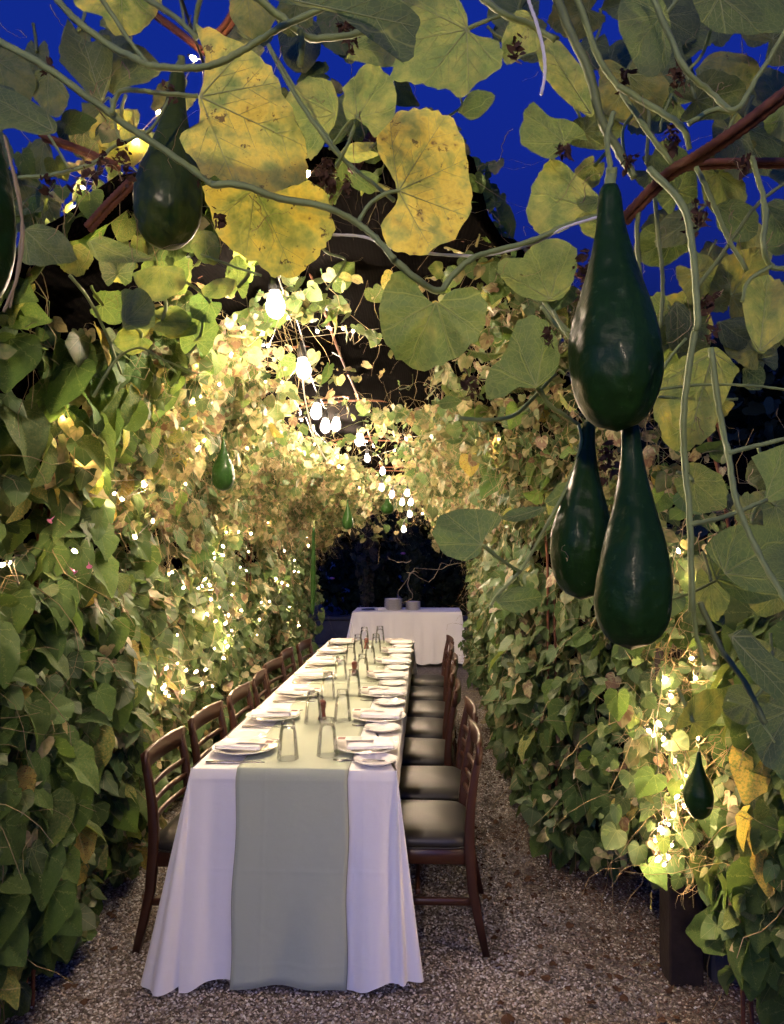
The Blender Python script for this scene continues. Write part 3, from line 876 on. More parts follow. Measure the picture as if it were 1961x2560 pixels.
# ================================================================== festoon bulbs
def festoon():
    pos = [Vector(b) for b in FILL_BULBS[::-1]] + [Q(*b) for b in BULBS]
    root = empty('festoon_lights', pos[len(FILL_BULBS)])
    tag(root, 'string of glowing pear-shaped bulbs hung along the tunnel ridge', 'string lights')
    o0 = root.location.copy()
    prof = [(0.0, -0.041), (0.010, -0.039), (0.019, -0.032), (0.0245, -0.021), (0.026, -0.009), (0.024, 0.004), (0.019, 0.017), (0.0145, 0.028), (0.0125, 0.036)]
    gm = MB(); gm.lathe(prof, 12, cap1=True); gme = gm.mesh('bulb', M['bulb']); gms = gm.mesh('bulb', M['small_bulb'])
    sm = MB(); sm.lathe([(0.0150, 0.034), (0.0165, 0.036), (0.0165, 0.055), (0.0140, 0.068), (0.0075, 0.084), (0.004, 0.095)], 12, cap0=True, cap1=True)
    sme = sm.mesh('socket', M['black'])
    cable = []
    for i, p in enumerate(pos):
        tilt = Euler((random.uniform(-.15, .15), random.uniform(-.15, .15), 0))
        so = link('socket', sme, root, p - o0); so.rotation_euler = tilt
        bo = link('bulb', gms if p.y > 6.0 else gme, root, p - o0); bo.rotation_euler = tilt
        so.scale = bo.scale = [0.85 if p.y > 6.0 else 1.22] * 3
        cable.append(p - o0 + Vector((0, 0, 0.094 * (.85 if p.y > 6.0 else 1.22))))
    first = Vector((-0.2, -7.2, 2.95)) - o0
    pts = [first]
    for i, c in enumerate(cable):
        prev = pts[-1]
        mid = (prev + c) / 2; mid.z += 0.03 * math.sin(i * 2.1)
        pts += [mid, c]
    m = MB(); m.tube(smooth_path(pts, 4), 0.0032, 6)
    m.build('cable', M['black'], root)
festoon()

# ================================================================== fairy lights
def hit_surface(px, py, inset=0.13, d0=1.7, d1=8.8):
    for D in np.arange(d0, d1, 0.03):
        p = P(px, py, D)
        y = p.y
        if p.x < float(xl(y)) + inset or p.x > float(xr(y)) - inset or p.z > float(tunnel_top(np.array(p.x), y)) - inset: return p
    return P(px, py, d1)

def fairy(label, groups, mode):
    allp = [[(hit_surface(*zq(*q[:2])) if len(q) == 2 else Q(*q)) for q in gpts] for gpts in groups]
    root = empty('fairy_lights', allp[0][0])
    tag(root, label, 'fairy lights')
    o0 = root.location.copy()
    gm = MB(); gm.lathe([(0.001, -0.0075), (0.0044, -0.002), (0.003, 0.006)], 6, cap0=True, cap1=True)
    me = gm.mesh('bulb', M['fairy'])
    bm = MB(); bm.lathe([(0.0036, 0.006), (0.0036, 0.018), (0.002, 0.022)], 6, cap0=True, cap1=True); bme = bm.mesh('bulb_holder', M['black'])
    for pts in allp:
        wire = []
        for p in pts:
            e = Euler((random.uniform(-1, 1), random.uniform(-1, 1), random.uniform(0, 6)))
            b = link('bulb', me, root, p - o0); b.rotation_euler = e; b.scale = [random.uniform(.7, 1.5)] * 3
            h = link('bulb_holder', bme, root, p - o0); h.rotation_euler = e
            wire += [p - o0 + Vector((0, 0.02, 0.012)), p - o0 + Vector((random.uniform(-.04, .04), 0.05, random.uniform(-.06, .03)))]
        if len(wire) > 3:
            m = MB(); m.tube(smooth_path(wire, 3), 0.0014, 5); m.build('wire', M['clearwire'], root)

_r = random.Random(5)
def sprinkle(x0, y0, x1, y1, n): return [(x0 + (x1 - x0) * (k + _r.random()) / n + _r.uniform(-35, 35), y0 + (y1 - y0) * (k + _r.random()) / n + _r.uniform(-45, 45)) for k in range(n)]
fairy('fairy lights threaded through the vine curtain behind the left-hand chairs',
      [sprinkle(520, 1130, 440, 1310, 12), sprinkle(505, 1320, 350, 1500, 14), sprinkle(640, 1150, 560, 1330, 10), sprinkle(240, 900, 520, 780, 10), sprinkle(320, 1040, 520, 960, 9), sprinkle(130, 860, 420, 1260, 12), sprinkle(420, 770, 640, 690, 7), [(243, 913), (245, 1057), (310, 1040), (345, 1005), (395, 985), (430, 900), (482, 975)],
       [(430, 778), (497, 760), (575, 740), (365, 812), (393, 808)],
       [(485, 1140), (478, 1170), (460, 1195), (425, 1260), (440, 1240), (500, 1250), (515, 1215), (528, 1222)],
       [(380, 1360), (380, 1420), (355, 1483), (349, 1474), (362, 1490), (456, 1470), (490, 1360), (483, 1375), (497, 1350), (470, 1300)],
       [(595, 1050), (640, 1225), (575, 1120), (610, 1180), (700, 1085), (690, 1110), (560, 1290), (620, 1300), (640, 1340)], [(160, 1180)], [(5, 1210), (20, 1205)]], 0)
fairy('fairy lights wound around the timber post in the right-hand vines',
      [[(1453, 1180, 2.50), (1480, 1240, 2.52), (1482, 1410, 2.5), (1490, 1452, 2.5), (1437, 1490, 2.5), (1432, 1520, 2.5), (1390, 1565, 2.55), (1400, 1575, 2.52), (1421, 1582, 2.5), (1440, 1602, 2.5), (1495, 1580, 2.5),
        (1470, 1660, 2.52), (1458, 1682, 2.5), (1450, 1705, 2.48), (1442, 1745, 2.5), (1415, 1775, 2.5), (1418, 1782, 2.52), (1440, 1810, 2.5), (1423, 1852, 2.5), (1405, 1800, 2.52), (1432, 1765, 2.5), (1465, 1725, 2.5), (1446, 1630, 2.5), (1412, 1550, 2.52), (1425, 1455, 2.52), (1432, 1835, 2.5), (1410, 1840, 2.52)]], 0)
fairy('fairy lights draped across the small-leaved vine under the net roof',
      [sprinkle(560, 820, 760, 1010, 9), sprinkle(960, 1060, 1090, 950, 8), [(680, 710, 2.9), (735, 703, 2.95), (758, 708, 3.0), (788, 713, 3.0), (565, 740), (660, 372, 2.0)],
       [(785, 945, 5.6), (800, 955, 5.8), (806, 948, 5.9), (735, 1000), (845, 965), (1010, 1010), (1070, 975), (1080, 965), (905, 1100), (960, 1040), (985, 1000)],
       [(770, 1045, 7), (830, 1030, 7.5), (900, 1060), (920, 1085), (870, 940), (925, 935)]], 0)
fairy('short run of fairy lights before the black net beside the single gourd', [[(160, 448, 1.85), (178, 402, 1.85), (197, 502, 1.9), (290, 303, 1.8), (340, 240, 1.8), (415, 125, 1.7)]], 1)

# ================================================================== timber posts
def post(x, y, h, label):
    m = MB(); rr = []
    for k in range(9):
        t = k / 8; w = 0.058 + 0.003 * math.sin(5 * t + x)
        rr.append([(x + sx * w + .006 * math.sin(4 * t), y + sy * w, h * t) for sx, sy in ((-1, -.9), (-.9, -1), (.9, -1), (1, -.9), (1, .9), (.9, 1), (-.9, 1), (-1, .9))])
    m.rings(rr)
    o = m.build('timber_post', M['post'], smooth=False)
    tag(o, label, 'post')
post(0.925, 2.82, 1.18, 'dark weathered timber post standing in gravel among the right-hand vines')
m = MB(); m.box((1.17, 2.86, 0.12), (0.30, 0.18, 0.24), 0.01); m.box((1.19, 2.84, 0.34), (0.24, 0.16, 0.20), 0.01)
tag(m.build('stone_block', M['stone'], smooth=False), 'dark stacked stone blocks half hidden behind the timber post', 'stone')

# ================================================================== dining table
TX0, TX1, TY0, TY1, TZ = -0.866, -0.106, 2.73, 6.57, 0.75
TXC = (TX0 + TX1) / 2
root = empty('dining_table', (TXC, (TY0 + TY1) / 2, 0))
tag(root, 'long dining table under white cloth and sage runners', 'table')
m = MB(); m.box((0, 0, TZ - 0.025), (TX1 - TX0 - .02, TY1 - TY0 - .02, 0.03), 0.004); m.build('tabletop', M['post'], root, False)
for sx in (-1, 1):
    for sy in (-1, 0, 1):
        m = MB(); m.tube([(sx * .24, sy * 1.6, 0), (sx * .24, sy * 1.6, TZ - .04)], 0.016, 10); m.build('leg', M['black'], root)

def draped_cloth(name, x0, x1, y0, y1, z, hem, mat, runner=None, push=None, flare=0.055, nfront=90, nside=120):
    """a cloth over a table: top, rounded edge and folds that open towards the hem"""
    cols = []
    w = x1 - x0
    for i in range(nfront + 1):
        u = i / nfront; cols.append((x0 + w * u, y0, 0, -1, 'f', u))
    for k in range(1, 16):
        a = -math.pi / 2 + math.pi / 2 * k / 16; cols.append((x1, y0, math.cos(a), math.sin(a), 'c', k / 16))
    for i in range(nside + 1):
        u = i / nside; cols.append((x1, y0 + (y1 - y0) * u, 1, 0, 's', u))
    for k in range(1, 12):
        a = math.pi / 2 * k / 12; cols.append((x1, y1, math.cos(a), math.sin(a), 'c', k / 12))
    for i in range(nfront // 2 + 1):
        u = i / (nfront // 2); cols.append((x1 - w * u, y1, 0, 1, 'b', u))
    for k in range(1, 12):
        a = math.pi / 2 + math.pi / 2 * k / 12; cols.append((x0, y1, math.cos(a), math.sin(a), 'c', k / 12))
    for i in range(nside + 1):
        u = i / nside; cols.append((x0, y1 - (y1 - y0) * u, -1, 0, 's', 1 - u))
    for k in range(1, 16):
        a = math.pi + math.pi / 2 * k / 16; cols.append((x0, y0, math.cos(a), math.sin(a), 'c', 1 - k / 16))
    nlev = 22
    verts, faces = [], []
    n = len(cols)
    er = 0.008
    for k in range(nlev + 3):
        for (x, y, nx, ny, typ, u) in cols:
            if k < 3:                                         # rounded edge
                a = math.pi / 2 * k / 3
                off = -er + er * math.sin(a); zz = z - er + er * math.cos(a)
                verts.append((x + nx * off, y + ny * off, zz)); continue
            t = (k - 2) / nlev
            if typ == 'f':
                d = flare * t + 0.006 * t
                if runner and runner[0] - .02 < x < runner[1] + .02: f = 0.0
                else:
                    e = min(1.0, (abs(x - (runner[0] + runner[1]) / 2) - (runner[1] - runner[0]) / 2 - .02) / 0.06) if runner else 1.0
                    f = e * (0.015 * math.sin(2 * math.pi * (x - x0) / 0.21 + 0.9) + .005 * math.sin(2 * math.pi * x / .083 + 1.1)) * t ** 0.8
                    f += e * 0.030 * t * t
                d += f
            elif typ == 'c':
                w_ = math.sin(math.pi * u)
                d = flare * t * (1 - .5 * w_ * (nx > 0)) + t * ((0.115 if nx < 0 else 0.065) * w_ + 0.026 * math.sin(2 * math.pi * u * 1.7 + .4 + x) * w_ ** .6)
            elif typ == 's':
                yy = y - y0
                g_ = 0.02 * math.sin(2 * math.pi * y / 0.27 + x * 9) * t
                d = flare * t * .6 + g_
                if push:
                    k_ = min(1.0, max(0.0, (yy - 0.015) / 0.05)); k_ = k_ * k_ * (3 - 2 * k_)
                    d = d * (1 - k_) + k_ * (-push * min(1.0, max(0.0, (t - .18) / .2)) + g_ * .3)
            else: d = flare * t + .012 * math.sin(2 * math.pi * x / .2) * t
            hz = hem + 0.014 * math.sin(11 * x + 3 * y) + (0.01 * math.sin(31 * x) if typ == 'f' else 0.0)
            zz = (z - er) + (hz - (z - er)) * t
            if typ == 's' and push: zz = (z - er) + (max(hz, .03) - (z - er)) * t
            verts.append((x + nx * d, y + ny * d, zz))
    for k in range(nlev + 2):
        for j in range(n):
            q = (j + 1) % n
            faces.append((k * n + j, k * n + q, (k + 1) * n + q, (k + 1) * n + j))
    # flat top, one sheet
    faces.append(tuple(reversed(range(n))))
    faces = [tuple(reversed(f)) for f in faces]
    return link(name, make_mesh(name, verts, faces, mat))

RX0, RX1 = -0.690, -0.282
tc = draped_cloth('tablecloth', TX0, TX1, TY0, TY1, TZ, 0.03, M['cloth'], (RX0, RX1), push=0.19)
tag(tc, 'white floor-length cloth draped over the long dining table', 'tablecloth')

def runner(label, y0, y1, z, drop_front):
    verts, faces = [], []
    nx = 24; prof = []
    if drop_front:
        for k in range(26):
            t = 1 - k / 26
            prof.append((y0 - 0.004 - 0.061 * t - 0.003, z - 0.004 - (z - 0.004 - 0.013) * t, t))
        prof.append((y0 - 0.0035, z - 0.003, 0)); prof.append((y0 - 0.001, z - 0.0005, 0)); prof.append((y0 + .004, z, 0))
    else: prof.append((y0, z, 0))
    ny = 30
    for k in range(1, ny + 1): prof.append((y0 + (y1 - y0) * k / ny, z, 0))
    for (yy, zz, t) in prof:
        for i in range(nx + 1):
            u = i / nx; x = RX0 + (RX1 - RX0) * u
            verts.append((x + 0.004 * math.sin(3 * zz * 5) * (1 if t > 0 else 0), yy - t * (0.010 * math.sin(2 * math.pi * u * 1.5 + 1) * t + .004 * math.sin(14 * u + 5 * t)) - (0.012 * t if t > 0 else 0), zz - (0.012 * t * math.sin(math.pi * u) * -1 if t > .5 else 0)))
    for k in range(len(prof) - 1):
        for i in range(nx):
            a = k * (nx + 1) + i
            faces.append((a, a + 1, a + nx + 2, a + nx + 1))
    o = link('table_runner', make_mesh('table_runner', verts, faces, M['runner']))
    s = o.modifiers.new('thickness', 'SOLIDIFY'); s.thickness = 0.0018; s.offset = 1
    tag(o, label, 'table runner')
    # stitched hems
    for i in (0, nx):
        m = MB(); m.tube([Vector(verts[k * (nx + 1) + i]) + Vector((0, -.0005, 0.0014)) for k in range(len(prof))], 0.0016, 5)
        m.build('hem', M['hem'], o)
    return o
runner('sage green runner hanging over the front end of the table', TY0, 4.47, TZ + 0.0042, True)
runner('sage green runner along the far half of the table', 4.45, TY1 - 0.01, TZ + 0.0062, False)

# ================================================================== place settings
TOPZ = TZ + 0.0012
plate_prof = [(0.0, 0.004), (0.072, 0.004), (0.080, 0.006), (0.092, 0.013), (0.124, 0.0205), (0.1275, 0.0222), (0.128, 0.0205), (0.122, 0.0165), (0.092, 0.008), (0.076, 0.0), (0.066, 0.0), (0.064, 0.002), (0.0, 0.002)]
def plate_mesh(scale, name):
    m = MB(); m.lathe([(r * scale + 1e-5, z * (0.75 + .25 * scale)) for r, z in plate_prof], 40); return m.mesh(name, M['porcelain'])
dinner_me, side_me = plate_mesh(1.0, 'dinner_plate'), plate_mesh(0.64, 'side_plate')

def napkin_mesh():
    m = MB(); rr = []
    n = 10
    L, W = 0.185, 0.125
    for zi, (z, ins) in enumerate([(0.0, .004), (0.003, 0), (0.006, .001), (0.0075, .004), (0.010, 0.0015), (0.0135, .002), (0.016, .006), (0.0172, .016)]):
        ring = []
        for k in range(40):
            u = k / 40 * 4; sd = int(u); f = u - sd
            x, y = [(-1 + 2 * f, -1), (1, -1 + 2 * f), (1 - 2 * f, 1), (-1, 1 - 2 * f)][sd]
            ring.append((x * (L / 2 - ins), y * (W / 2 - ins), z + .002 * math.sin(5 * x + 3 * y) * (z / .017)))
        rr.append(ring)
    for sc in (0.7, 0.35):
        rr.append([(p[0] * sc, p[1] * sc, 0.0185 + .0025 * math.sin(7 * p[0] * 10 + 4) * .6) for p in rr[-1]])
    m.rings(rr); return m.mesh('napkin', M['linen'])
napkin_me = napkin_mesh()

def fork_mesh():
    m = MB()
    pts = [(0, -0.10, .004), (0, -.05, .006), (0, 0.0, .005), (0, .03, .004), (0, .045, .006)]
    wd = [.006, .0055, .003, .003, .010]
    rr = []
    for p, w in zip(pts, wd): rr.append([(-w, p[1], p[2] - .001), (w, p[1], p[2] - .001), (w, p[1], p[2] + .001), (-w, p[1], p[2] + .001)])
    m.rings(rr)
    for k in range(4):
        x = -.0085 + k * .0057
        m.rings([[(x - w, y, z - .0008), (x + w, y, z - .0008), (x + w, y, z + .0008), (x - w, y, z + .0008)] for y, z, w in ((.042, .006, .0019), (.07, .0045, .0017), (.095, .008, .0009))])
    return m.mesh('fork', M['steel'])
def knife_mesh():
    m = MB(); rr = []
    for y, w, h in ((-.11, .006, .003), (-.105, .0075, .004), (-.03, .0065, .0042), (-.005, .0055, .0035), (0.0, .008, .0012), (.07, .0095, .001), (.105, .006, .0008), (.113, .001, .0006)):
        rr.append([(-w, y, .0045 - h), (w * .8, y, .0045 - h), (w * .8, y, .0045 + h), (-w, y, .0045 + h)])
    m.rings(rr); return m.mesh('knife', M['steel'])
fork_me, knife_me = fork_mesh(), knife_mesh()

card_m = MB(); card_m.box((0, 0, 0), (0.15, 0.062, 0.0009)); card_me = card_m.mesh('menu_card', M['paper'], False)
pr_m = MB(); pr_m.box((0.052, 0, 0.0008), (0.030, 0.034, 0.0006)); pr_me = pr_m.mesh('picture', M['print'], False)
tx_m = MB()
for k in range(4): tx_m.box((-0.005 - 0.004 * (k % 2), 0.018 - k * 0.012, 0.0008), (0.050 - .008 * (k % 2), 0.0022, 0.0005))
tx_me = tx_m.mesh('lettering', M['ink'], False)

# upside-down tumbler
def tumbler_mesh():
    m = MB()
    h = 0.142
    outer = [(0.0420, 0.0), (0.0405, 0.02), (0.0355, 0.075), (0.0312, 0.110), (0.0275, 0.130), (0.0258, h), (0.022, h + .0005), (0.0, h - .001)]
    inner = [(0.0400, 0.0), (0.0385, 0.02), (0.0335, 0.075), (0.0288, 0.106), (0.024, 0.118), (0.0, 0.120)]
    m.lathe([(r + 1e-5, z) for r, z in outer], 28)
    m.lathe([(r + 1e-5, z) for r, z in reversed(inner)], 28)
    m.lathe([(0.0400, 0.0), (0.0410, -0.0006), (0.0420, 0.0)], 28)
    return m.mesh('glass_body', M['glass'])
tumbler_me = tumbler_mesh()
fac_m = MB()
for k in range(10):                                   # moulded facets of the heavy foot
    a = 2 * math.pi * k / 10
    c, s_ = math.cos(a), math.sin(a)
    fac_m.rings([[(r * c - w * s_, r * s_ + w * c, z) for r, w, z in ((.0250, -.0050, z0), (.0250, .0050, z0), (.0280, .0043, z0), (.0280, -.0043, z0))] for z0 in (.124, .133, .1405)])
facet_me = fac_m.mesh('foot', M['glass'], False)

SIDES = {-1: ('left-hand', -0.705, 1), 1: ('right-hand', -0.230, -1)}
def ordn(i, n=7): return ORD[i]
for i in range(7):
    y = 2.955 + 0.558 * i
    for sd in (-1, 1):
        nm, px_, inw = SIDES[sd]
        jx, jy = random.uniform(-.014, .014), random.uniform(-.02, .02)
        where = f'{ORD[i]} place from the front, {nm} side'
        zr = TOPZ + (0.0 if True else 0)
        zo = TOPZ + (0.0078 if (px_ + inw * .13 > RX0 and sd < 0) or (px_ - .13 < RX1 and sd > 0) else 0.0)
        pl = link('dinner_plate', dinner_me, None, (px_ + jx, y + jy, zo)); tag(pl, f'white dinner plate under folded napkin, {where}', 'plate', 'dinner plates on the long table')
        pl.rotation_euler = (0, 0, random.uniform(0, 6))
        nk = link('napkin', napkin_me, None, (px_ + jx - inw * .012, y + jy + .004, zo + 0.0175)); nk.rotation_euler = (0, 0, random.uniform(-.2, .2) + (0.0 if sd < 0 else math.pi))
        nk.scale = (1, random.uniform(.92, 1.08), random.uniform(.9, 1.25))
        tag(nk, f'folded white napkin on the plate, {where}', 'napkin', 'napkins on the long table')
        cd = link('menu_card', card_me, None, (px_ + jx + inw * .050, y + jy - .022 * (1 if sd > 0 else -1) * -1 * .6, zo + 0.0415)); cd.rotation_euler = (0, 0.02, random.uniform(-.08, .08) + (0.0 if sd < 0 else math.pi))
        tag(cd, f'cream menu card with brown picture, {where}', 'card', 'menu cards on the napkins')
        link('picture', pr_me, cd); link('lettering', tx_me, cd)
        sy = y + (0.185 if sd < 0 else -0.185) + random.uniform(-.012, .012)
        sy = max(sy, TY0 + .085)
        sp = link('side_plate', side_me, None, (px_ + (-0.045 if sd < 0 else 0.035) + random.uniform(-.01, .01), sy, TOPZ)); tag(sp, f'small white bread plate at the {where}', 'plate', 'bread plates on the long table')
        kn = link('knife', knife_me, None, (px_ + 0.0 + jx, y - sd * -0.165, TOPZ + .001)); kn.rotation_euler = (0, 0, R(-90 * inw) + random.uniform(-.06, .06))
        tag(kn, f'steel table knife at the {where}', 'knife', 'knives on the long table')
        fk = link('fork', fork_me, None, (px_ + inw * .02 + jx, y + (0.140 if sd < 0 else -0.128), TOPZ + (0.008 if sd < 0 else 0.003))); fk.rotation_euler = (0, 0, R(-90 * inw) + random.uniform(-.12, .12))
        tag(fk, f'steel fork at the {where}', 'fork', 'forks on the long table')
    for sd, gx in ((-1, -0.523), (1, -0.388)):
        gy = 2.845 + 0.575 * i + (0.07 if sd > 0 else 0) + random.uniform(-.02, .02)
        gr = empty('tumbler', (gx + random.uniform(-.008, .008), gy, TZ + (0.0072 if gy < 4.45 else 0.0092)), random.uniform(0, 6))
        tag(gr, f'upturned clear tumbler, {ORD[i]} from the front in the {"left-hand" if sd < 0 else "right-hand"} glass row', 'glass', 'upturned glasses along the runner')
        link('glass_body', tumbler_me, gr); link('foot', facet_me, gr)

mill_body = MB(); mill_body.lathe([(1e-4, 0), (0.021, 0), (0.022, 0.006), (0.018, 0.014), (0.0145, 0.034), (0.0150, 0.048), (0.0185, 0.060), (0.0165, 0.064)], 18)
mill_head = MB(); mill_head.lathe([(0.0165, 0.066), (0.0185, 0.070), (0.019, 0.078), (0.014, 0.086), (1e-4, 0.089)], 18)
mill_knob = MB(); mill_knob.lathe([(0.003, 0.088), (0.0035, 0.093), (0.0065, 0.097), (0.0065, 0.102), (1e-4, 0.106)], 12)
mb, mh, mk = mill_body.mesh('mill_body', M['mill']), mill_head.mesh('mill_head', M['mill']), mill_knob.mesh('knob', M['steel'])
for (x, y), lb in (((-.487, 3.50), 'small reddish pepper mill nearest the front end, behind a tumbler'), ((-.453, 4.72), 'small reddish pepper mill in the middle of the table'), ((-.478, 5.98), 'small reddish pepper mill at the far end of the table')):
    r_ = empty('pepper_mill', (x, y, TZ + .0092)); tag(r_, lb, 'pepper mill', 'pepper mills on the runner')
    for nm, me in (('mill_body', mb), ('mill_head', mh), ('knob', mk)): link(nm, me, r_)

# ================================================================== chairs
def sweep_rect(m, path, wx, wy):
    """square-section bar along a mostly vertical path (x, y, z)"""
    rr = []
    for i, p in enumerate(path):
        a, b_ = (wx[i] if hasattr(wx, '__len__') else wx) / 2, (wy[i] if hasattr(wy, '__len__') else wy) / 2
        e = 0.22
        rr.append([(p[0] + sx * a, p[1] + sy * b_, p[2]) for sx, sy in ((-1, -1 + e), (-1 + e, -1), (1 - e, -1), (1, -1 + e), (1, 1 - e), (1 - e, 1), (-1 + e, 1), (-1, 1 - e))])
    m.rings(rr)

def bar_x(m, x0, x1, yfn, z0, z1, th, n=10):
    """curved slat running across in x"""
    rr = []
    for i in range(n + 1):
        x = x0 + (x1 - x0) * i / n; y = yfn(x); e = min(th, z1 - z0) * .25
        rr.append([(x, y - th / 2, z0 + e), (x, y - th / 2 + e, z0), (x, y + th / 2 - e, z0), (x, y + th / 2, z0 + e), (x, y + th / 2, z1 - e), (x, y + th / 2 - e, z1), (x, y - th / 2 + e, z1), (x, y - th / 2, z1 - e)])
    m.rings(rr)

POST = [(0.0, -.262, .028), (.12, -.236, .034), (.26, -.210, .038), (.42, -.200, .040), (.50, -.200, .038), (.60, -.207, .035), (.70, -.221, .031), (.80, -.240, .026), (.825, -.246, .020)]
def post_y(z): return float(np.interp(z, [p[0] for p in POST], [p[1] for p in POST]))
def chair_parts():
    parts = []
    for sx in (-1, 1):
        m = MB(); sweep_rect(m, [(sx * .198, p[1], p[0]) for p in POST], .026, [p[2] for p in POST]); parts.append(('rear_leg', m.mesh('rear_leg', M['wood'])))
        m = MB(); sweep_rect(m, [(sx * .185, .185, 0), (sx * .188, .185, .2), (sx * .19, .185, .42)], [.024, .03, .038], [.024, .03, .038]); parts.append(('front_leg', m.mesh('front_leg', M['wood'])))
        m = MB(); m.box((sx * .192, -.005, .385), (.022, .36, .062), .004); parts.append(('apron', m.mesh('apron', M['wood'])))
        m = MB(); m.box((sx * .19, -.015, .205), (.018, .385, .030), .004); parts.append(('stretcher', m.mesh('stretcher', M['wood'])))
    m = MB(); m.box((0, .187, .385), (.345, .022, .062), .004); parts.append(('apron', m.mesh('apron', M['wood'])))
    m = MB(); m.box((0, -.196, .385), (.37, .022, .062), .004); parts.append(('apron', m.mesh('apron', M['wood'])))
    m = MB(); m.box((0, .0, .235), (.36, .018, .026), .004); parts.append(('stretcher', m.mesh('stretcher', M['wood'])))
    m = MB(); bar_x(m, -.213, .213, lambda x: -.238 - .018 * (1 - (x / .2) ** 2), .752, .838, .020, 14); parts.append(('top_rail', m.mesh('top_rail', M['wood'])))
    for z in (.545, .612, .680):
        m = MB(); bar_x(m, -.19, .19, lambda x: post_y(z) - .018 * (1 - (x / .2) ** 2), z - .012, z + .014, .015, 8); parts.append(('slat', m.mesh('slat', M['wood'])))
    # cushion: rounded square, domed
    m = MB(); rr = []
    def sq(a, z, b_=.21, lift=0.0):
        out = []
        for k in range(40):
            th = 2 * math.pi * k / 40; c, s_ = math.cos(th), math.sin(th)
            e = 2 / 5.5
            x = a * math.copysign(abs(c) ** e, c); y = a * math.copysign(abs(s_) ** e, s_)
            out.append((x, y * 1.0 + .0, z))
        return out
    for a, z in ((.190, .416), (.212, .420), (.217, .432), (.217, .446), (.212, .460), (.198, .472), (.165, .482), (.11, .489), (.05, .492), (.004, .4925)): rr.append(sq(a, z))
    m.rings(rr); parts.append(('seat_cushion', m.mesh('seat_cushion', M['vinyl'])))
    m = MB(); rr2 = []
    m.tube([Vector(p) for p in sq(.2175, .424)] + [Vector(sq(.2175, .424)[0])], .004, 6, False); parts.append(('piping', m.mesh('piping', M['vinyl'])))
    return parts
CH = chair_parts()
for i in range(7):
    for sd in (-1, 1):
        x = -0.845 if sd < 0 else -0.055
        x += random.uniform(-.035, .035)
        y = 3.10 + 0.545 * i + random.uniform(-.03, .03)
        c = empty('chair', (x, y, 0.004), R(-90) * (-1 if sd > 0 else 1) + random.uniform(-.10, .10) * (.3 if i == 0 else 1))
        c.scale = (1, 1, .955 if sd > 0 else .91)
        tag(c, f'dark wooden ladder-back chair with black seat, {ORD[i]} from the front on the {"left-hand" if sd < 0 else "right-hand"} side', 'chair', 'dining chairs along the long table')
        for nm, me in CH: link(nm, me, c)

# ================================================================== buffet table at the far end
BX0, BX1, BY, BZ = P(881, 1529, 10.0).x, P(1155, 1529, 10.0).x, 10.0, 0.725
root = empty('buffet_table', ((BX0 + BX1) / 2, BY + .38, 0)); tag(root, 'buffet table standing under the cloth at the tunnel end', 'table')
m = MB(); m.box((0, 0, BZ - .025), (BX1 - BX0 - .02, .74, .03), .004); m.build('tabletop', M['post'], root, False)
for sx in (-1, 1):
    for sy in (-1, 1):
        m = MB(); m.tube([(sx * .55, sy * .3, 0), (sx * .55, sy * .3, BZ - .04)], .016, 8); m.build('leg', M['black'], root)
bc = draped_cloth('tablecloth', BX0, BX1, BY, BY + .76, BZ, 0.05, M['cloth'], None, None, 0.05, 60, 40)
tag(bc, 'white cloth over the buffet table beyond the tunnel, carrying plate stacks', 'tablecloth')
for cx_, n_, sc, lb in ((P(984, 1520, 10.3).x, 12, 1.0, 'taller'), (P(1033, 1520, 10.3).x, 9, .82, 'shorter')):
    me = dinner_me if sc == 1.0 else plate_mesh(.82, 'dinner_plate')
    for k in range(n_):
        o = link('stacked_plate', me, None, (cx_ + random.uniform(-.003, .003), 10.3 + random.uniform(-.003, .003), BZ + .001 + k * .0125))
        o.scale = (1, 1, .8)
        tag(o, f'white plate, {ORD[k]} from the bottom of the {lb} stack on the buffet', 'plate', f'plates in the {lb} stack')
bx = P(925, 1520, 10.3).x
m = MB(); m.lathe([(1e-4, 0), (.11, 0), (.12, .012), (.118, .012), (.108, .004), (1e-4, .004)], 28)
tag(m.build('tray', M['steel'], None, True, (bx, 10.3, BZ + .001)), 'small shiny round tray at the dark end of the buffet', 'tray')
o = link('napkin', napkin_me, None, (P(952, 1520, 10.3).x, 10.25, BZ + .001)); o.scale = (.7, .8, 1.8); o.rotation_euler = (0, 0, .5)
tag(o, 'crumpled white napkin lying beside the taller plate stack', 'napkin')

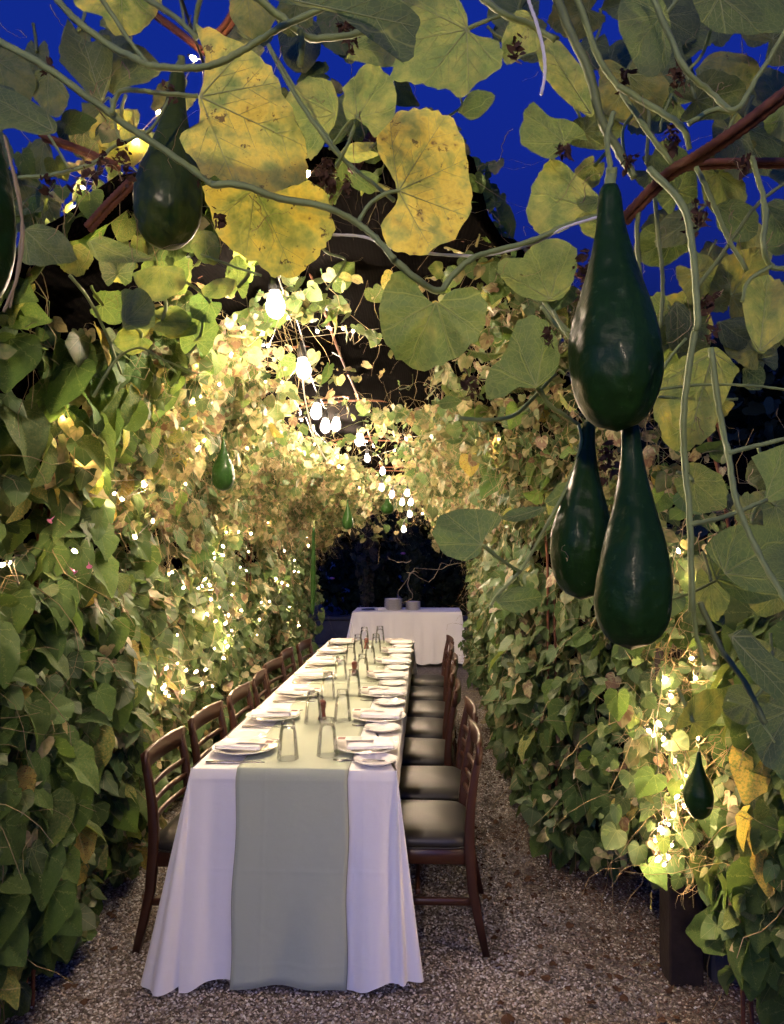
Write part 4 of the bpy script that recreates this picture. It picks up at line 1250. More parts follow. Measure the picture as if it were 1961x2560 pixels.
# ================================================================== hanging gourds
def gourd(label, top, bot, wpx, D, bulge=0.68, neck=0.24, ph=0.0, dD=0.0, bend=0.0, seg=36, skin='gourd'):
    a, b_ = P(*top, D), P(*bot, D + dD)
    ax = (b_ - a); L = ax.length; ax.normalize()
    side = ax.cross(Vector((0, 1, 0))).normalized(); fwd = side.cross(ax).normalized()
    W = wpx / F * D / 2
    root = empty('gourd', a); tag(root, label, 'gourd')
    m = MB(); rr = []
    n = 34
    for i in range(n + 1):
        t = i / n
        if t < bulge:
            q = t / bulge; s_ = q * q * (3 - 2 * q)
            r = neck * (1 + .25 * q) + (1 - neck * 1.25) * (s_ ** 1.35)
            if t < 0.05: r *= 0.72 + 0.28 * math.sin(t / .05 * math.pi / 2)
        else:
            q = (t - bulge) / (1 - bulge); r = math.sqrt(max(0.0, 1 - q ** 2.25))
        c = ax * (L * t) + side * (bend * W * math.sin(math.pi * t))
        ring = []
        for k in range(seg):
            an = 2 * math.pi * k / seg
            rib = 1 + 0.075 * (abs(math.cos(an * 3.0 + ph + .5 * math.sin(3 * t))) - .6) * min(1, r * 1.3) + .030 * math.sin(an * 2 + t * 6 + ph) + .018 * math.sin(an * 5 - t * 13 + 2 * ph) + .010 * math.sin(an * 9 + t * 21)
            ring.append(c + (side * math.cos(an) + fwd * math.sin(an)) * (max(r, .004) * W * rib))
        rr.append(ring)
    m.rings(rr, True, True)
    m.build('fruit', M[skin], root)
    m = MB(); tp = ax * -1
    m.tube(smooth_path([ax * 0.012, tp * (L * .02) + side * .001, tp * (L * .05) + side * .004 + fwd * .004, tp * (L * .08) + side * .004], 4), [W * neck * .75, W * neck * .7, W * neck * .62, W * neck * .55] + [W * neck * .5] * 9, 10)
    m.build('stalk', M['stem'], root)
    return root
gourd('biggest glossy dark green gourd, hanging by the slanting rusty rods', zq(1306, 400), zq(1322, 925), 226, 1.10, .71, .25, 0.4)
gourd('dark gourd hanging lowest, in front of its thinner neighbour', zq(1349, 900), zq(1352, 1392), 186, 1.16, .75, .23, 1.9, -.02, .10)
gourd('dark gourd hanging behind the lowest one, curled tendril across it', zq(1262, 905), zq(1245, 1285), 150, 1.30, .70, .22, 3.1, 0, -.05)
gourd('scarred green gourd hanging alone beside the yellow leaf', zq(382, 150), zq(352, 535), 166, 1.50, .72, .24, 2.2, 0, 0, skin='gourd_pale')
gourd('dark gourd cut off by the edge of the picture, beside pale roots', zq(-38, 150), zq(-30, 650), 150, 1.05, .66, .3, 5.2)
gourd('small narrow-necked gourd hanging in the left-hand vine curtain', zq(479, 935), zq(478, 1052), 58, 3.6, .70, .12, 1.0, seg=24)
gourd('tiny gourd hanging under the roof at the tunnel end, long thin neck', zq(745, 1070), zq(745, 1135), 30, 6.2, .72, .12, 1.0, seg=16)
gourd('round small gourd hanging just below the last bulbs', zq(830, 1068), zq(830, 1102), 34, 6.6, .6, .3, 1.5, seg=16)
gourd('small pointed gourd hanging in front of the lit post vines', zq(1497, 1610), zq(1497, 1755), 68, 2.25, .66, .14, .6, seg=24)
gourd('long slender pale gourd hanging straight by the tunnel end', zq(672, 1130), zq(670, 1320), 14, 5.6, .6, .5, 0.2, seg=12)
gourd('dim drop-shaped gourd hung low in the left-hand vines', zq(252, 1300), zq(252, 1420), 40, 2.9, .6, .3, 0.9, seg=16)

# ================================================================== gourd vines overhead
def outline_leaf(root, poly, attach, D, yel, rnd=0.6, spot=0.3, tx=0.0, tz=0.0, bend=0.05, seed=0, mat='gourd_leaf'):
    """a broad leaf in its own plane through the stalk point: outline -> rings towards the middle, puckered between the veins"""
    rg = np.random.default_rng(seed + 100)
    off = root.location
    pts = smooth_path([Vector((p[0], p[1], 0)) for p in poly + [poly[0]]], 4)[:-1]
    cen = Vector((sum(p.x for p in pts) / len(pts), sum(p.y for p in pts) / len(pts), 0))
    at = Vector((attach[0], attach[1], 0))
    far = max(((p - at).length for p in pts))
    tipd = (cen - at).normalized() if (cen - at).length > 1 else Vector((0, 1, 0))
    rt = Vector((-tipd.y, tipd.x, 0))
    hub = at * 0.25 + cen * 0.75
    N = len(pts); P2 = [hub]
    rads = (.25, .5, .75, .92, 1.0)
    for q in rads:
        for i, p in enumerate(pts):
            jit = 1 + (0.022 * rg.normal() if q == 1.0 else 0)
            P2.append(hub + (p - hub) * (q * jit))
    V, U = [], []
    ph = rg.uniform(0, 6)
    sgn = rg.choice([-1, 1])
    size = far / F * D
    def wave(u, v, r, an): return bend * (-1.6 * v * v + sgn * .8 * u * abs(u)) + 0.028 * math.cos(an / .70 * 2 * math.pi) * r * -1 + 0.06 * r * r * math.sin(4 * an + ph) + .03 * r * r * math.sin(9 * an + 2 * ph) + .55 * max(0.0, r - .62) ** 2 * math.sin(2.6 * an + ph * 1.7)
    for i, p in enumerate(P2):
        d = p - at
        u, v = d.dot(rt) / far, d.dot(tipd) / far
        r = math.hypot(u, v); an = math.atan2(u, v)
        wv = wave(u, v, r, an)
        size = far / F * D
        dd = D + tx * (p.x - at.x) / F * D + tz * (at.y - p.y) / F * D - wv * size * 1.2
        V.append(P(p.x, p.y, dd) - off)
        U.append((u * .5 + .5, v * .5 + .5))
    T = []
    for j in range(N):
        k = (j + 1) % N
        T.append((0, 1 + j, 1 + k))
        for i in range(len(rads) - 1):
            a, b_, c, d = 1 + i * N + j, 1 + i * N + k, 1 + (i + 1) * N + k, 1 + (i + 1) * N + j
            T += [(a, d, c), (a, c, b_)]
    me = tri_mesh('leaf', np.array([tuple(v) for v in V]), np.array(T), M[mat], np.array(U), np.array((rnd, yel, spot)))
    lf = link('leaf', me, root)
    def surf(p):
        d = p - at
        u, v = d.dot(rt) / far, d.dot(tipd) / far
        r = math.hypot(u, v); an = math.atan2(u, v)
        return P(p.x, p.y, D + tx * (p.x - at.x) / F * D + tz * (at.y - p.y) / F * D - wave(u, v, r, an) * size * 1.2 - 0.0012) - off
    def inside(p):
        c = False; j = N - 1
        for i in range(N):
            a, b_ = pts[i], pts[j]
            if (a.y > p.y) != (b_.y > p.y) and p.x < (b_.x - a.x) * (p.y - a.y) / (b_.y - a.y + 1e-9) + a.x: c = not c
            j = i
        return c
    m = MB()
    def run(p0, ang, w0, w1, lim, n, bendy):
        d = (tipd * math.cos(ang) + rt * math.sin(ang)); L_ = 0.0; step = far * 0.04; q = [p0.copy()]; p = p0.copy(); k = 0
        while L_ < lim * far:
            k += 1; a2 = ang + bendy * k * 0.02
            p = p + (tipd * math.cos(a2) + rt * math.sin(a2)) * step; L_ += step
            if not inside(p): break
            q.append(p.copy())
        if len(q) < 3: return q
        m.tube([surf(x) for x in q], [w0 + (w1 - w0) * i / (len(q) - 1) for i in range(len(q))], n, False)
        return q
    start = at * .93 + hub * .07
    w = size * 0.0068
    for k in range(-3, 4):
        ang = k * 0.70 + rg.normal(0, .05)
        q = run(start, ang, w, w * .3, 1.0, 5, -0.12 * k)
        if len(q) > 6:
            for b0 in range(4, len(q) - 2, 4):
                for sg in (-1, 1):
                    run(q[b0 + (1 if sg > 0 and b0 + 1 < len(q) else 0)], ang + sg * rg.uniform(.6, .9), w * .42, w * .15, .20 + .12 * rg.random(), 3, -sg * .6)
    if m.v: m.build('veins', M['vein'], lf)
    return lf

def vine_stem(root, pts, D, wpx, mat='stem', name='stem', n=9):
    off = root.location
    k = len(pts)
    Ds = D if hasattr(D, '__len__') else (D, D)
    q = [P(p[0], p[1], Ds[0] + (Ds[1] - Ds[0]) * i / (k - 1) + 0.012 * math.sin(i * 1.9 + p[0])) - off for i, p in enumerate(pts)]
    sp = smooth_path(q, 7)
    kr = random.Random(int(pts[0][0] * 7 + wpx)); jit = wpx / F * 1.2 * 0.045
    sp = [v + Vector((kr.gauss(0, jit), kr.gauss(0, jit), kr.gauss(0, jit))) if 0 < i_ < len(sp) - 1 else v for i_, v in enumerate(sp)]
    r = wpx / 2 / F * (Ds[0] + Ds[1]) / 2
    kk = len(sp)
    m = MB(); n = 12 if wpx > 10 else 8
    m.tube(sp, [r * (1.05 - 0.2 * i / kk + .05 * math.sin(i * 1.3 + wpx) + (.16 if i % 14 == 0 and i else 0.0)) for i in range(kk)], n)
    for q in range(kk):                                  # the stems are ribbed lengthwise
        for j in range(0, n, 2):
            v = Vector(m.v[q * n + j]); m.v[q * n + j] = tuple(sp[q] + (v - sp[q]) * 0.80)
    return m.build(name, M[mat], root)

A = lambda *l: [za(*p) for p in l]
B = lambda *l: [zb(*p) for p in l]
Dd = lambda *l: [zd(*p) for p in l]
G = lambda *l: [zq(*p) for p in l]

left_vine = empty('gourd_vine', P(*za(480, 490), 1.15))
tag(left_vine, 'gourd vine with large yellowing leaves sprawling overhead beside the single gourd', 'vine')
right_vine = empty('gourd_vine', P(*zb(950, 600), 1.3))
tag(right_vine, 'gourd vine with hanging grey-green stems above the three big gourds', 'vine')

LEAVES_L = [
    (A((310, -20), (340, 40), (440, 70), (480, 140), (560, 155), (640, 110), (690, 20), (680, -60), (500, -110)), za(520, -80), 1.35, .42, 1.0, .1, .3, .2),
    (A((835, 90), (960, 150), (1090, 230), (1180, 310), (1230, 430), (1290, 560), (1320, 690), (1290, 770), (1200, 830), (1050, 790), (920, 760), (850, 720), (800, 650), (780, 570), (848, 535), (856, 470), (852, 410), (870, 350), (880, 230), (845, 140)), za(852, 410), 1.14, .56, .8, .66, -.15, .1),
    (A((870, 800), (1000, 790), (1160, 830), (1260, 790), (1340, 780), (1410, 860), (1425, 980), (1400, 1060), (1330, 1120), (1280, 1180), (1180, 1190), (1120, 1140), (1020, 1090), (930, 1010), (900, 920)), za(1090, 800), 1.24, .53, .85, .75, .1, -.3),
    (A((980, -20), (1100, -20), (1180, 60), (1150, 140), (1080, 165), (1010, 110), (985, 50)), za(1060, -30), 1.4, .4, .8, .4, 0, .2),
    (A((290, 80), (380, 180), (470, 150), (480, 300), (440, 440), (370, 390), (290, 300), (255, 240)), za(440, 440), 1.75, .15, .4, .1, .4, 0),
    (A((480, 200), (590, 190), (690, 290), (640, 350), (560, 370), (470, 400), (450, 300)), za(455, 420), 1.8, .25, .5, .1, -.3, .2),
    (A((350, 440), (440, 450), (470, 520), (460, 580), (410, 600), (360, 540)), za(440, 445), 1.8, .3, .5, .1, 0, 0),
    (A((-20, 200), (60, 190), (130, 280), (155, 380), (120, 440), (60, 380), (-20, 340)), za(-10, 260), 1.6, .3, .7, .2, .2, 0),
    (A((120, 300), (220, 310), (290, 390), (280, 470), (220, 500), (160, 440), (130, 380)), za(210, 310), 1.65, .3, .6, .2, 0, .3),
    (A((-10, 370), (60, 390), (150, 440), (240, 520), (235, 570), (150, 575), (60, 550), (-10, 540)), za(235, 565), 1.0, .08, .6, .1, .4, .5),
    (A((240, 520), (330, 500), (420, 540), (400, 600), (320, 625), (250, 590)), za(330, 505), 1.9, .05, .2, 0, 0, 0),
    (A((110, 700), (140, 610), (200, 600), (230, 680), (220, 750), (150, 765)), za(190, 605), 1.8, .2, .5, .2, 0, 0),
    (A((1220, 420), (1300, 340), (1400, 340), (1450, 420), (1440, 520), (1400, 590), (1360, 660), (1310, 680), (1290, 560)), za(1440, 490), 1.5, .32, .5, .3, .2, 0),
    (A((1470, 380), (1540, 300), (1610, 280), (1680, 340), (1700, 480), (1620, 590), (1570, 540), (1530, 512), (1480, 500)), za(1530, 510), 1.3, .3, .75, .3, -.2, 0),
    (A((1100, -25), (1350, -45), (1660, -20), (1790, 70), (1790, 180), (1740, 275), (1690, 215), (1600, 110), (1420, 50), (1250, 20)), za(1120, -30), .95, .03, .25, 0, -.3, .5),
    (A((1480, 250), (1520, 190), (1620, 150), (1720, 170), (1740, 250), (1650, 290), (1560, 270)), za(1500, 200), 1.5, .3, .6, .3, .2, 0),
    (A((1190, 80), (1280, 60), (1370, 110), (1370, 230), (1310, 310), (1230, 280), (1195, 180)), za(1280, 65), 1.9, .08, .2, 0, 0, .3),
    (A((370, 1040), (430, 1010), (540, 1050), (660, 1110), (560, 1125), (470, 1125), (410, 1110)), za(380, 1030), 1.7, .25, .4, .2, 0, .6),
    (A((570, 1170), (660, 1140), (780, 1150), (790, 1230), (720, 1280), (640, 1285), (590, 1230)), za(690, 1145), 1.8, .3, .8, .1, 0, .3),
    (A((860, 1240), (930, 1195), (1010, 1200), (1000, 1250), (940, 1280), (880, 1270)), za(1005, 1240), 1.9, .3, .7, .1, 0, .3),
    (A((815, 1060), (850, 990), (920, 1000), (940, 1060), (930, 1130), (860, 1120)), za(880, 990), 1.9, .3, .6, .1, 0, 0),
    (A((1490, 760), (1550, 730), (1620, 760), (1600, 830), (1550, 820), (1510, 800)), za(1500, 745), 1.4, .15, .6, .2, 0, 0),
    (A((520, 1300), (525, 1240), (590, 1250), (660, 1300), (660, 1400), (590, 1410), (530, 1405)), za(525, 1405), 1.75, .15, .7, .2, 0, 0),
    (A((90, 1000), (160, 960), (270, 1000), (330, 1110), (250, 1130), (150, 1140), (80, 1100)), za(100, 980), 1.5, .18, .4, .2, 0, .3),
    (G((808, 290), (850, 243), (900, 233), (950, 240), (985, 280), (1000, 350), (1012, 420), (1005, 470), (960, 520), (900, 545), (860, 540), (830, 525), (818, 480), (846, 440), (852, 410), (836, 370), (812, 330)), zq(852, 409), 1.15, .62, .85, .62, .15, 0),
    (G((825, 600), (850, 580), (880, 590), (908, 632), (935, 650), (962, 625), (1010, 615), (1040, 640), (1040, 690), (1010, 740), (960, 775), (910, 793), (860, 775), (830, 735), (813, 680)), zq(935, 645), 1.15, .19, .6, .5, 0, -.2),
    (G((1110, 685), (1160, 680), (1190, 720), (1200, 760), (1190, 800), (1150, 830), (1110, 830), (1070, 855), (1042, 840), (1050, 790), (1080, 760)), zq(1150, 830), 1.2, .12, .5, .1, .2, .2),
    (B((480, 1100), (560, 1100), (600, 1050), (680, 1020), (780, 1050), (790, 1130), (770, 1220), (720, 1280), (660, 1290), (560, 1270), (480, 1200), (450, 1150)), zb(680, 1285), 1.3, .22, .55, .2, 0, .3),
    (G((925, 1140), (945, 1105), (1000, 1090), (1065, 1100), (1072, 1120), (1040, 1150), (1025, 1190), (990, 1200), (950, 1185)), zq(1033, 1167), 1.2, .06, .6, .1, -.1, .2),
    (G((1070, 1110), (1100, 1090), (1170, 1085), (1150, 1105), (1100, 1118)), zq(1165, 1087), 1.25, .05, .5, .1, 0, 1.0),
    (G((1060, 1280), (1100, 1258), (1150, 1262), (1160, 1290), (1120, 1312), (1080, 1305)), zq(1062, 1290), 1.3, .05, .5, .1, 0, .4),
    (G((1165, 1075), (1195, 1040), (1230, 1030), (1225, 1060), (1190, 1085)), zq(1165, 1082), 1.3, .05, .35, .1, 0, .4),
    (G((935, 862), (960, 848), (990, 856), (975, 872), (950, 876)), zq(990, 858), 1.5, .1, .5, .1, 0, .4),
    (G((335, 690), (360, 672), (415, 690), (425, 710), (370, 725), (335, 712)), zq(330, 700), 2.1, .3, .6, .2, 0, .3),
    (G((265, 640), (300, 615), (330, 650), (325, 690), (290, 700), (262, 680)), zq(268, 690), 1.75, .2, .6, .2, 0, 0),
]
for i, (poly, at, D, yel, rnd, spot, tx, tz) in enumerate(LEAVES_L):
    outline_leaf(left_vine, poly, at, D, yel, rnd, spot, tx, tz, .11, i)

LEAVES_R = [
    (B((40, -15), (130, -20), (260, -20), (320, 60), (335, 140), (440, 170), (470, 220), (460, 290), (380, 350), (330, 400), (290, 420), (250, 390), (150, 370), (60, 350), (0, 340), (20, 250), (100, 150)), zb(325, 122), 1.3, .27, .75, .3, -.2, .1),
    (B((285, 480), (345, 385), (440, 410), (400, 480), (340, 515)), zb(290, 500), 1.5, .1, .3, .1, 0, .3),
    (B((470, 170), (520, 60), (580, 50), (620, 120), (640, 200), (560, 240), (500, 280), (475, 250)), zb(600, 70), 1.45, .36, .75, .6, .2, 0),
    (B((610, 200), (700, 170), (790, 260), (830, 330), (860, 440), (860, 500), (780, 460), (690, 380), (640, 300)), zb(858, 495), 1.5, .35, .65, .5, .3, 0),
    (B((550, 560), (570, 470), (610, 440), (680, 500), (740, 510), (800, 540), (840, 600), (780, 600), (700, 680), (640, 670), (560, 620)), zb(740, 610), 1.35, .18, .45, .55, .2, .2),
    (B((580, 900), (600, 800), (640, 720), (700, 680), (780, 740), (880, 830), (870, 890), (800, 920), (740, 990), (640, 1000), (590, 960)), zb(872, 895), 1.35, .33, .6, .3, 0, .2),
    (B((970, 130), (990, -15), (1150, -20), (1200, 220), (1150, 310), (1080, 320), (1040, 270), (1000, 190)), zb(1160, 60), 1.2, .14, .5, .3, 0, .2),
    (B((1150, 80), (1200, 20), (1310, 60), (1310, 150), (1240, 195), (1160, 180)), zb(1160, 70), 1.6, .03, .2, 0, 0, .2),
    (B((1280, -15), (1500, -20), (1700, -20), (1700, 120), (1560, 145), (1400, 140), (1330, 90)), zb(1400, -20), 1.25, .08, .3, .1, 0, .6),
    (B((1300, 300), (1380, 225), (1500, 230), (1570, 270), (1560, 350), (1500, 390), (1400, 380), (1330, 400)), zb(1310, 280), 1.6, .48, .5, .7, 0, .2),
    (B((1500, 1300), (1510, 1220), (1560, 1180), (1640, 1190), (1700, 1260), (1690, 1420), (1620, 1490), (1570, 1510), (1530, 1440)), zb(1575, 1510), 1.35, .33, .6, .2, .2, 0),
    (B((1590, 500), (1640, 440), (1720, 420), (1720, 600), (1640, 590), (1600, 560)), zb(1700, 430), 1.3, .28, .7, .1, 0, 0),
    (Dd((1150, 400), (1250, 330), (1390, 290), (1480, 380), (1470, 420), (1390, 600), (1380, 650), (1300, 710), (1200, 730), (1150, 640), (1120, 550)), zd(1380, 300), 1.55, .30, .5, .4, 0, .2),
    (Dd((1540, 760), (1620, 720), (1720, 720), (1720, 900), (1600, 950), (1600, 880)), zd(1600, 945), 1.3, .10, .85, .1, 0, .2),
    (Dd((1340, 1150), (1400, 1080), (1500, 1050), (1620, 1060), (1710, 1130), (1710, 1300), (1600, 1340), (1500, 1320), (1420, 1250)), zd(1420, 1260), 1.3, .08, .45, .1, 0, .3),
    (G((1560, 1360), (1600, 1350), (1650, 1400), (1700, 1440), (1700, 1510), (1650, 1490), (1600, 1440)), zq(1565, 1360), 1.15, .02, .35, 0, 0, .8),
    (B((880, 840), (820, 840), (790, 870), (830, 910), (880, 890)), zb(885, 860), 1.3, .2, .5, .1, 0, .3),
    (Dd((1170, 150), (1220, 90), (1280, 150), (1280, 270), (1210, 310), (1175, 250)), zd(1220, 95), 1.7, .02, .15, 0, 0, 0),
    (Dd((1390, 180), (1500, 160), (1560, 230), (1500, 300), (1410, 270)), zd(1400, 175), 1.7, .02, .2, 0, 0, 0),
    (B((1380, 880), (1470, 850), (1560, 900), (1560, 1000), (1480, 1040), (1400, 980)), zb(1390, 880), 1.8, .1, .3, .1, 0, 0),
    (B((1580, 880), (1660, 850), (1740, 900), (1720, 1040), (1640, 1100), (1590, 1000)), zb(1600, 870), 1.6, .1, .4, .1, 0, 0),
    (Dd((1640, 20), (1720, 0), (1740, 160), (1690, 230), (1640, 140)), zd(1650, 10), 1.5, .1, .4, .1, 0, 0),
    (Dd((1500, 380), (1560, 350), (1600, 400), (1580, 470), (1510, 460)), zd(1510, 380), 1.8, .02, .2, 0, 0, 0),
    (Dd((1130, 560), (1180, 520), (1200, 600), (1190, 690), (1150, 640)), zd(1150, 540), 1.3, .4, .5, .4, 0, 0),
    (G((1510, 1170), (1560, 1130), (1640, 1140), (1690, 1200), (1690, 1270), (1600, 1290), (1530, 1240)), zq(1530, 1240), 1.45, .06, .35, .1, 0, .3),
    (G((1600, 1560), (1650, 1500), (1700, 1510), (1700, 1650), (1640, 1640)), zq(1690, 1520), 1.4, .02, .25, 0, 0, .5),
]
for i, (poly, at, D, yel, rnd, spot, tx, tz) in enumerate(LEAVES_R):
    outline_leaf(right_vine, poly, at, D, yel, rnd, spot, tx, tz, .13, 60 + i)

STEMS_L = [
    (A((-30, 165), (200, 290), (480, 490), (640, 600), (830, 730), (910, 790)), (1.15, 1.12), 22), (A((910, 790), (1040, 795), (1200, 850), (1400, 890), (1520, 950), (1600, 1010), (1690, 1110)), (1.12, 1.12), 20),
    (B((0, 1100), (100, 1190), (200, 1245), (260, 1180), (340, 1110), (420, 1080), (600, 1030), (760, 960), (880, 925)), (1.12, 1.25), 18),
    (A((230, -20), (330, 90), (480, 200), (600, 260), (660, 285), (840, 290), (960, 260), (1100, 180), (1220, 110), (1420, 20)), (1.05, 1.0), 21), (A((420, -30), (540, 150), (640, 280)), 1.05, 14),
    (A((480, 490), (498, 420), (540, 385), (700, 400), (850, 411)), (1.14, 1.14), 15), (A((620, -10), (760, 80), (845, 165)), (1.2, 1.18), 17),
    (A((1090, -20), (1250, 110), (1330, 160), (1440, 160), (1690, 110)), (1.0, 1.1), 22), (A((1290, 130), (1295, 210), (1288, 280)), 1.02, 20),
    (A((1150, 190), (1250, 380), (1400, 600), (1480, 690), (1690, 860)), (1.35, 1.3), 13), (A((80, 762), (220, 750), (400, 700), (500, 620), (640, 560), (725, 425)), (1.35, 1.4), 11),
    (A((210, 580), (260, 660), (295, 720)), 1.5, 10), (A((490, 480), (500, 560), (530, 620)), 1.3, 9), (A((440, 440), (470, 420), (485, 490)), (1.7, 1.3), 8),
    (A((860, -20), (840, 80), (835, 140)), 1.3, 16), (A((770, -20), (790, 90)), 1.4, 10), (A((1530, 515), (1490, 620), (1440, 720)), 1.32, 11),
    (G((765, 480), (790, 440), (825, 415), (855, 408)), (1.13, 1.15), 13), (G((560, 440), (650, 490), (700, 540), (740, 560), (700, 620)), (1.6, 1.8), 8),
    (G((430, 545), (500, 570), (560, 590)), 1.9, 8), (G((985, 895), (1040, 900), (1100, 890), (1145, 850), (1190, 800)), (1.4, 1.3), 12),
    (G((1150, 830), (1180, 870), (1210, 890), (1240, 910)), (1.25, 1.3), 13), (G((1240, 910), (1245, 950), (1220, 1030), (1190, 1090), (1120, 1215), (1065, 1275), (1050, 1300)), (1.3, 1.3), 11),
    (G((1035, 1168), (1075, 1200), (1115, 1225)), (1.2, 1.3), 11), (G((200, 850), (250, 770), (300, 745), (350, 770), (420, 800)), (1.9, 2.0), 9), (G((150, 590), (190, 640), (230, 720), (260, 800)), (1.8, 2.0), 9),
    (G((590, 120), (640, 200), (700, 290), (760, 370)), (1.5, 1.5), 9), (G((705, 320), (740, 270), (765, 240), (790, 160)), (1.45, 1.4), 8), (G((960, 250), (990, 225), (975, 190)), 1.5, 7),
]
for pts, D, w in STEMS_L: vine_stem(left_vine, pts, D, w * .9)
STEMS_R = [
    (B((380, -15), (480, 60), (600, 110), (700, 170)), (1.3, 1.35), 20, 'stem'), (B((325, 122), (400, 90), (470, 65)), 1.3, 13, 'stem'),
    (B((690, -60), (750, 100), (850, 330), (900, 520), (980, 660), (1040, 760)), (1.3, 1.3), 27, 'stem_dark'), (B((770, -60), (820, 60), (880, 240), (960, 360), (1080, 540), (1200, 700)), (1.28, 1.3), 19, 'stem'),
    (B((970, 370), (1100, 450), (1240, 540), (1275, 640)), (1.25, 1.25), 19, 'stem'), (B((1090, -60), (1130, 20), (1250, 280), (1370, 400), (1470, 470), (1560, 340), (1700, 110)), (1.15, 1.1), 17, 'stem'),
    (B((1470, 480), (1380, 470), (1270, 530)), 1.2, 17, 'stem'), (B((930, 800), (935, 720), (920, 600), (950, 480)), 1.12, 18, 'stem'),
    (B((1100, 720), (1240, 870), (1285, 1050), (1310, 1370)) + Dd((1290, 250), (1250, 560), (1255, 800), (1275, 1000), (1285, 1420)), (1.25, 1.2), 20, 'stem'),
    (B((1285, 680), (1340, 790), (1430, 1000), (1520, 1160)), (1.4, 1.4), 15, 'stem'), (Dd((1365, 290), (1410, 600), (1440, 740), (1480, 960), (1560, 1150), (1660, 1330), (1720, 1420)), (1.2, 1.1), 18, 'stem'),
    (Dd((1440, 740), (1560, 710), (1720, 670)), 1.18, 15, 'stem'), (Dd((1280, 1045), (1400, 1020), (1500, 985), (1605, 940)), (1.2, 1.28), 14, 'stem'),
    (B((1540, 670), (1560, 740), (1600, 900), (1590, 1050), (1625, 1140), (1700, 1150)), 1.3, 17, 'stem'), (B((1625, 1140), (1530, 1200), (1500, 1290)), 1.3, 12, 'stem'),
    (B((1290, 1250), (1420, 1080), (1560, 880), (1700, 770)), (1.4, 1.4), 12, 'stem_dark'), (Dd((1140, 470), (1300, 450), (1500, 450), (1700, 470)), 1.5, 9, 'stem'), (Dd((1140, 500), (1300, 510), (1480, 510)), 1.55, 9, 'stem'),
    (B((1060, 850), (1050, 1000), (1060, 1150), (1075, 1280), (1065, 1400)), 1.45, 14, 'stem_dark'), (B((1120, 770), (1140, 1000), (1160, 1200), (1150, 1400)), 1.5, 13, 'stem_dark'),
    (B((650, 1290), (720, 1380), (760, 1420)), 1.3, 12, 'stem'), (B((1040, 480), (990, 560), (1000, 700)), 1.5, 10, 'stem'), (B((1090, 330), (1100, 500), (1090, 700)), 1.6, 12, 'stem_dark'),
    (Dd((1290, 1370), (1300, 1500), (1340, 1650)), 1.25, 14, 'stem'), (G((1500, 1290), (1540, 1380), (1600, 1470), (1640, 1550)), (1.25, 1.2), 16, 'stem_dark'), (G((1560, 1500), (1610, 1520), (1660, 1590)), 1.2, 7, 'stem'),
    (B((1160, 80), (1220, 0), (1230, -20)), 1.25, 13, 'stem'), (B((1365, 130), (1330, 230), (1270, 300)), 1.3, 11, 'stem'), (Dd((640, 110), (700, 190), (750, 240)), 1.25, 12, 'stem'), (Dd((690, 130), (740, 220), (770, 260)), 1.22, 10, 'stem'),
    (B((1200, 400), (1160, 500), (1150, 560)), 1.5, 8, 'stem'), (Dd((1150, 400), (1200, 320), (1260, 250)), 1.45, 9, 'stem'), (G((1420, 1290), (1480, 1270), (1560, 1230)), 1.5, 9, 'stem_dark'),
]
for pts, D, w, mt in STEMS_R: vine_stem(right_vine, pts, D, w * .88, mt)

def more_gourd_leaves(root, boxes, seed, bright=1.0):
    """the further leaves of the same vine, seen between the near ones"""
    k = seed
    for (x0, y0, x1, y1, n, D0, D1, smin, smax) in boxes:
        for _ in range(n):
            k += 1
            rg = random.Random(k)
            cx_, cy_ = rg.uniform(x0, x1), rg.uniform(y0, y1)
            D = rg.uniform(D0, D1); s_ = rg.uniform(smin, smax) * F / D / 2
            a0 = rg.uniform(0, 6.28); sq_ = rg.uniform(.5, 1.0)
            poly = []
            for j in range(14):
                an = 2 * math.pi * j / 14
                r = s_ * (1 - .12 * math.cos(an * 5) * .5) * (0.55 if j == 0 else 1.0)
                x, y = r * math.cos(an), r * math.sin(an) * sq_
                poly.append((cx_ + x * math.cos(a0) - y * math.sin(a0), cy_ + x * math.sin(a0) + y * math.cos(a0)))
            at = ((poly[0][0] * .8 + cx_ * .2), (poly[0][1] * .8 + cy_ * .2))
            outline_leaf(root, poly, at, D, rg.choice([.06, .12, .2, .28, .34, .42]), rg.uniform(.3, .95) * bright, rg.uniform(0, .5), rg.uniform(-.6, .6), rg.uniform(-.6, .8), .1, k)
            # its stalk
            ex, ey = at[0] + rg.uniform(-60, 60), at[1] - rg.uniform(20, 90)
            vine_stem(root, [at, ((at[0] + ex) / 2 + rg.uniform(-10, 10), (at[1] + ey) / 2), (ex, ey)], D, rg.uniform(7, 11), rg.choice(['stem', 'stem_dark']), n=6)
more_gourd_leaves(right_vine, [(1650, 380, 1961, 900, 22, 1.55, 2.4, .12, .20), (1480, 0, 1961, 360, 20, 1.5, 2.3, .12, .20), (1290, 0, 1520, 130, 5, 1.6, 2.0, .10, .16), (1330, 250, 1500, 640, 4, 1.6, 1.9, .09, .14), (1600, 900, 1961, 1150, 4, 1.8, 2.3, .12, .18), (1750, 1150, 1961, 1850, 12, 1.6, 2.1, .10, .16)], 500, .45)  # leaf colour lowered here to stand for distance from the lamps
more_gourd_leaves(left_vine, [(0, 0, 440, 380, 12, 1.6, 2.3, .11, .18), (0, 380, 620, 560, 10, 1.9, 2.4, .10, .16), (0, 540, 520, 900, 18, 1.9, 2.35, .09, .16), (600, 0, 1290, 120, 9, 1.5, 2.1, .10, .17), (300, 600, 760, 780, 12, 2.0, 2.5, .07, .13), (700, 180, 900, 420, 3, 1.7, 2.0, .09, .13)], 900)

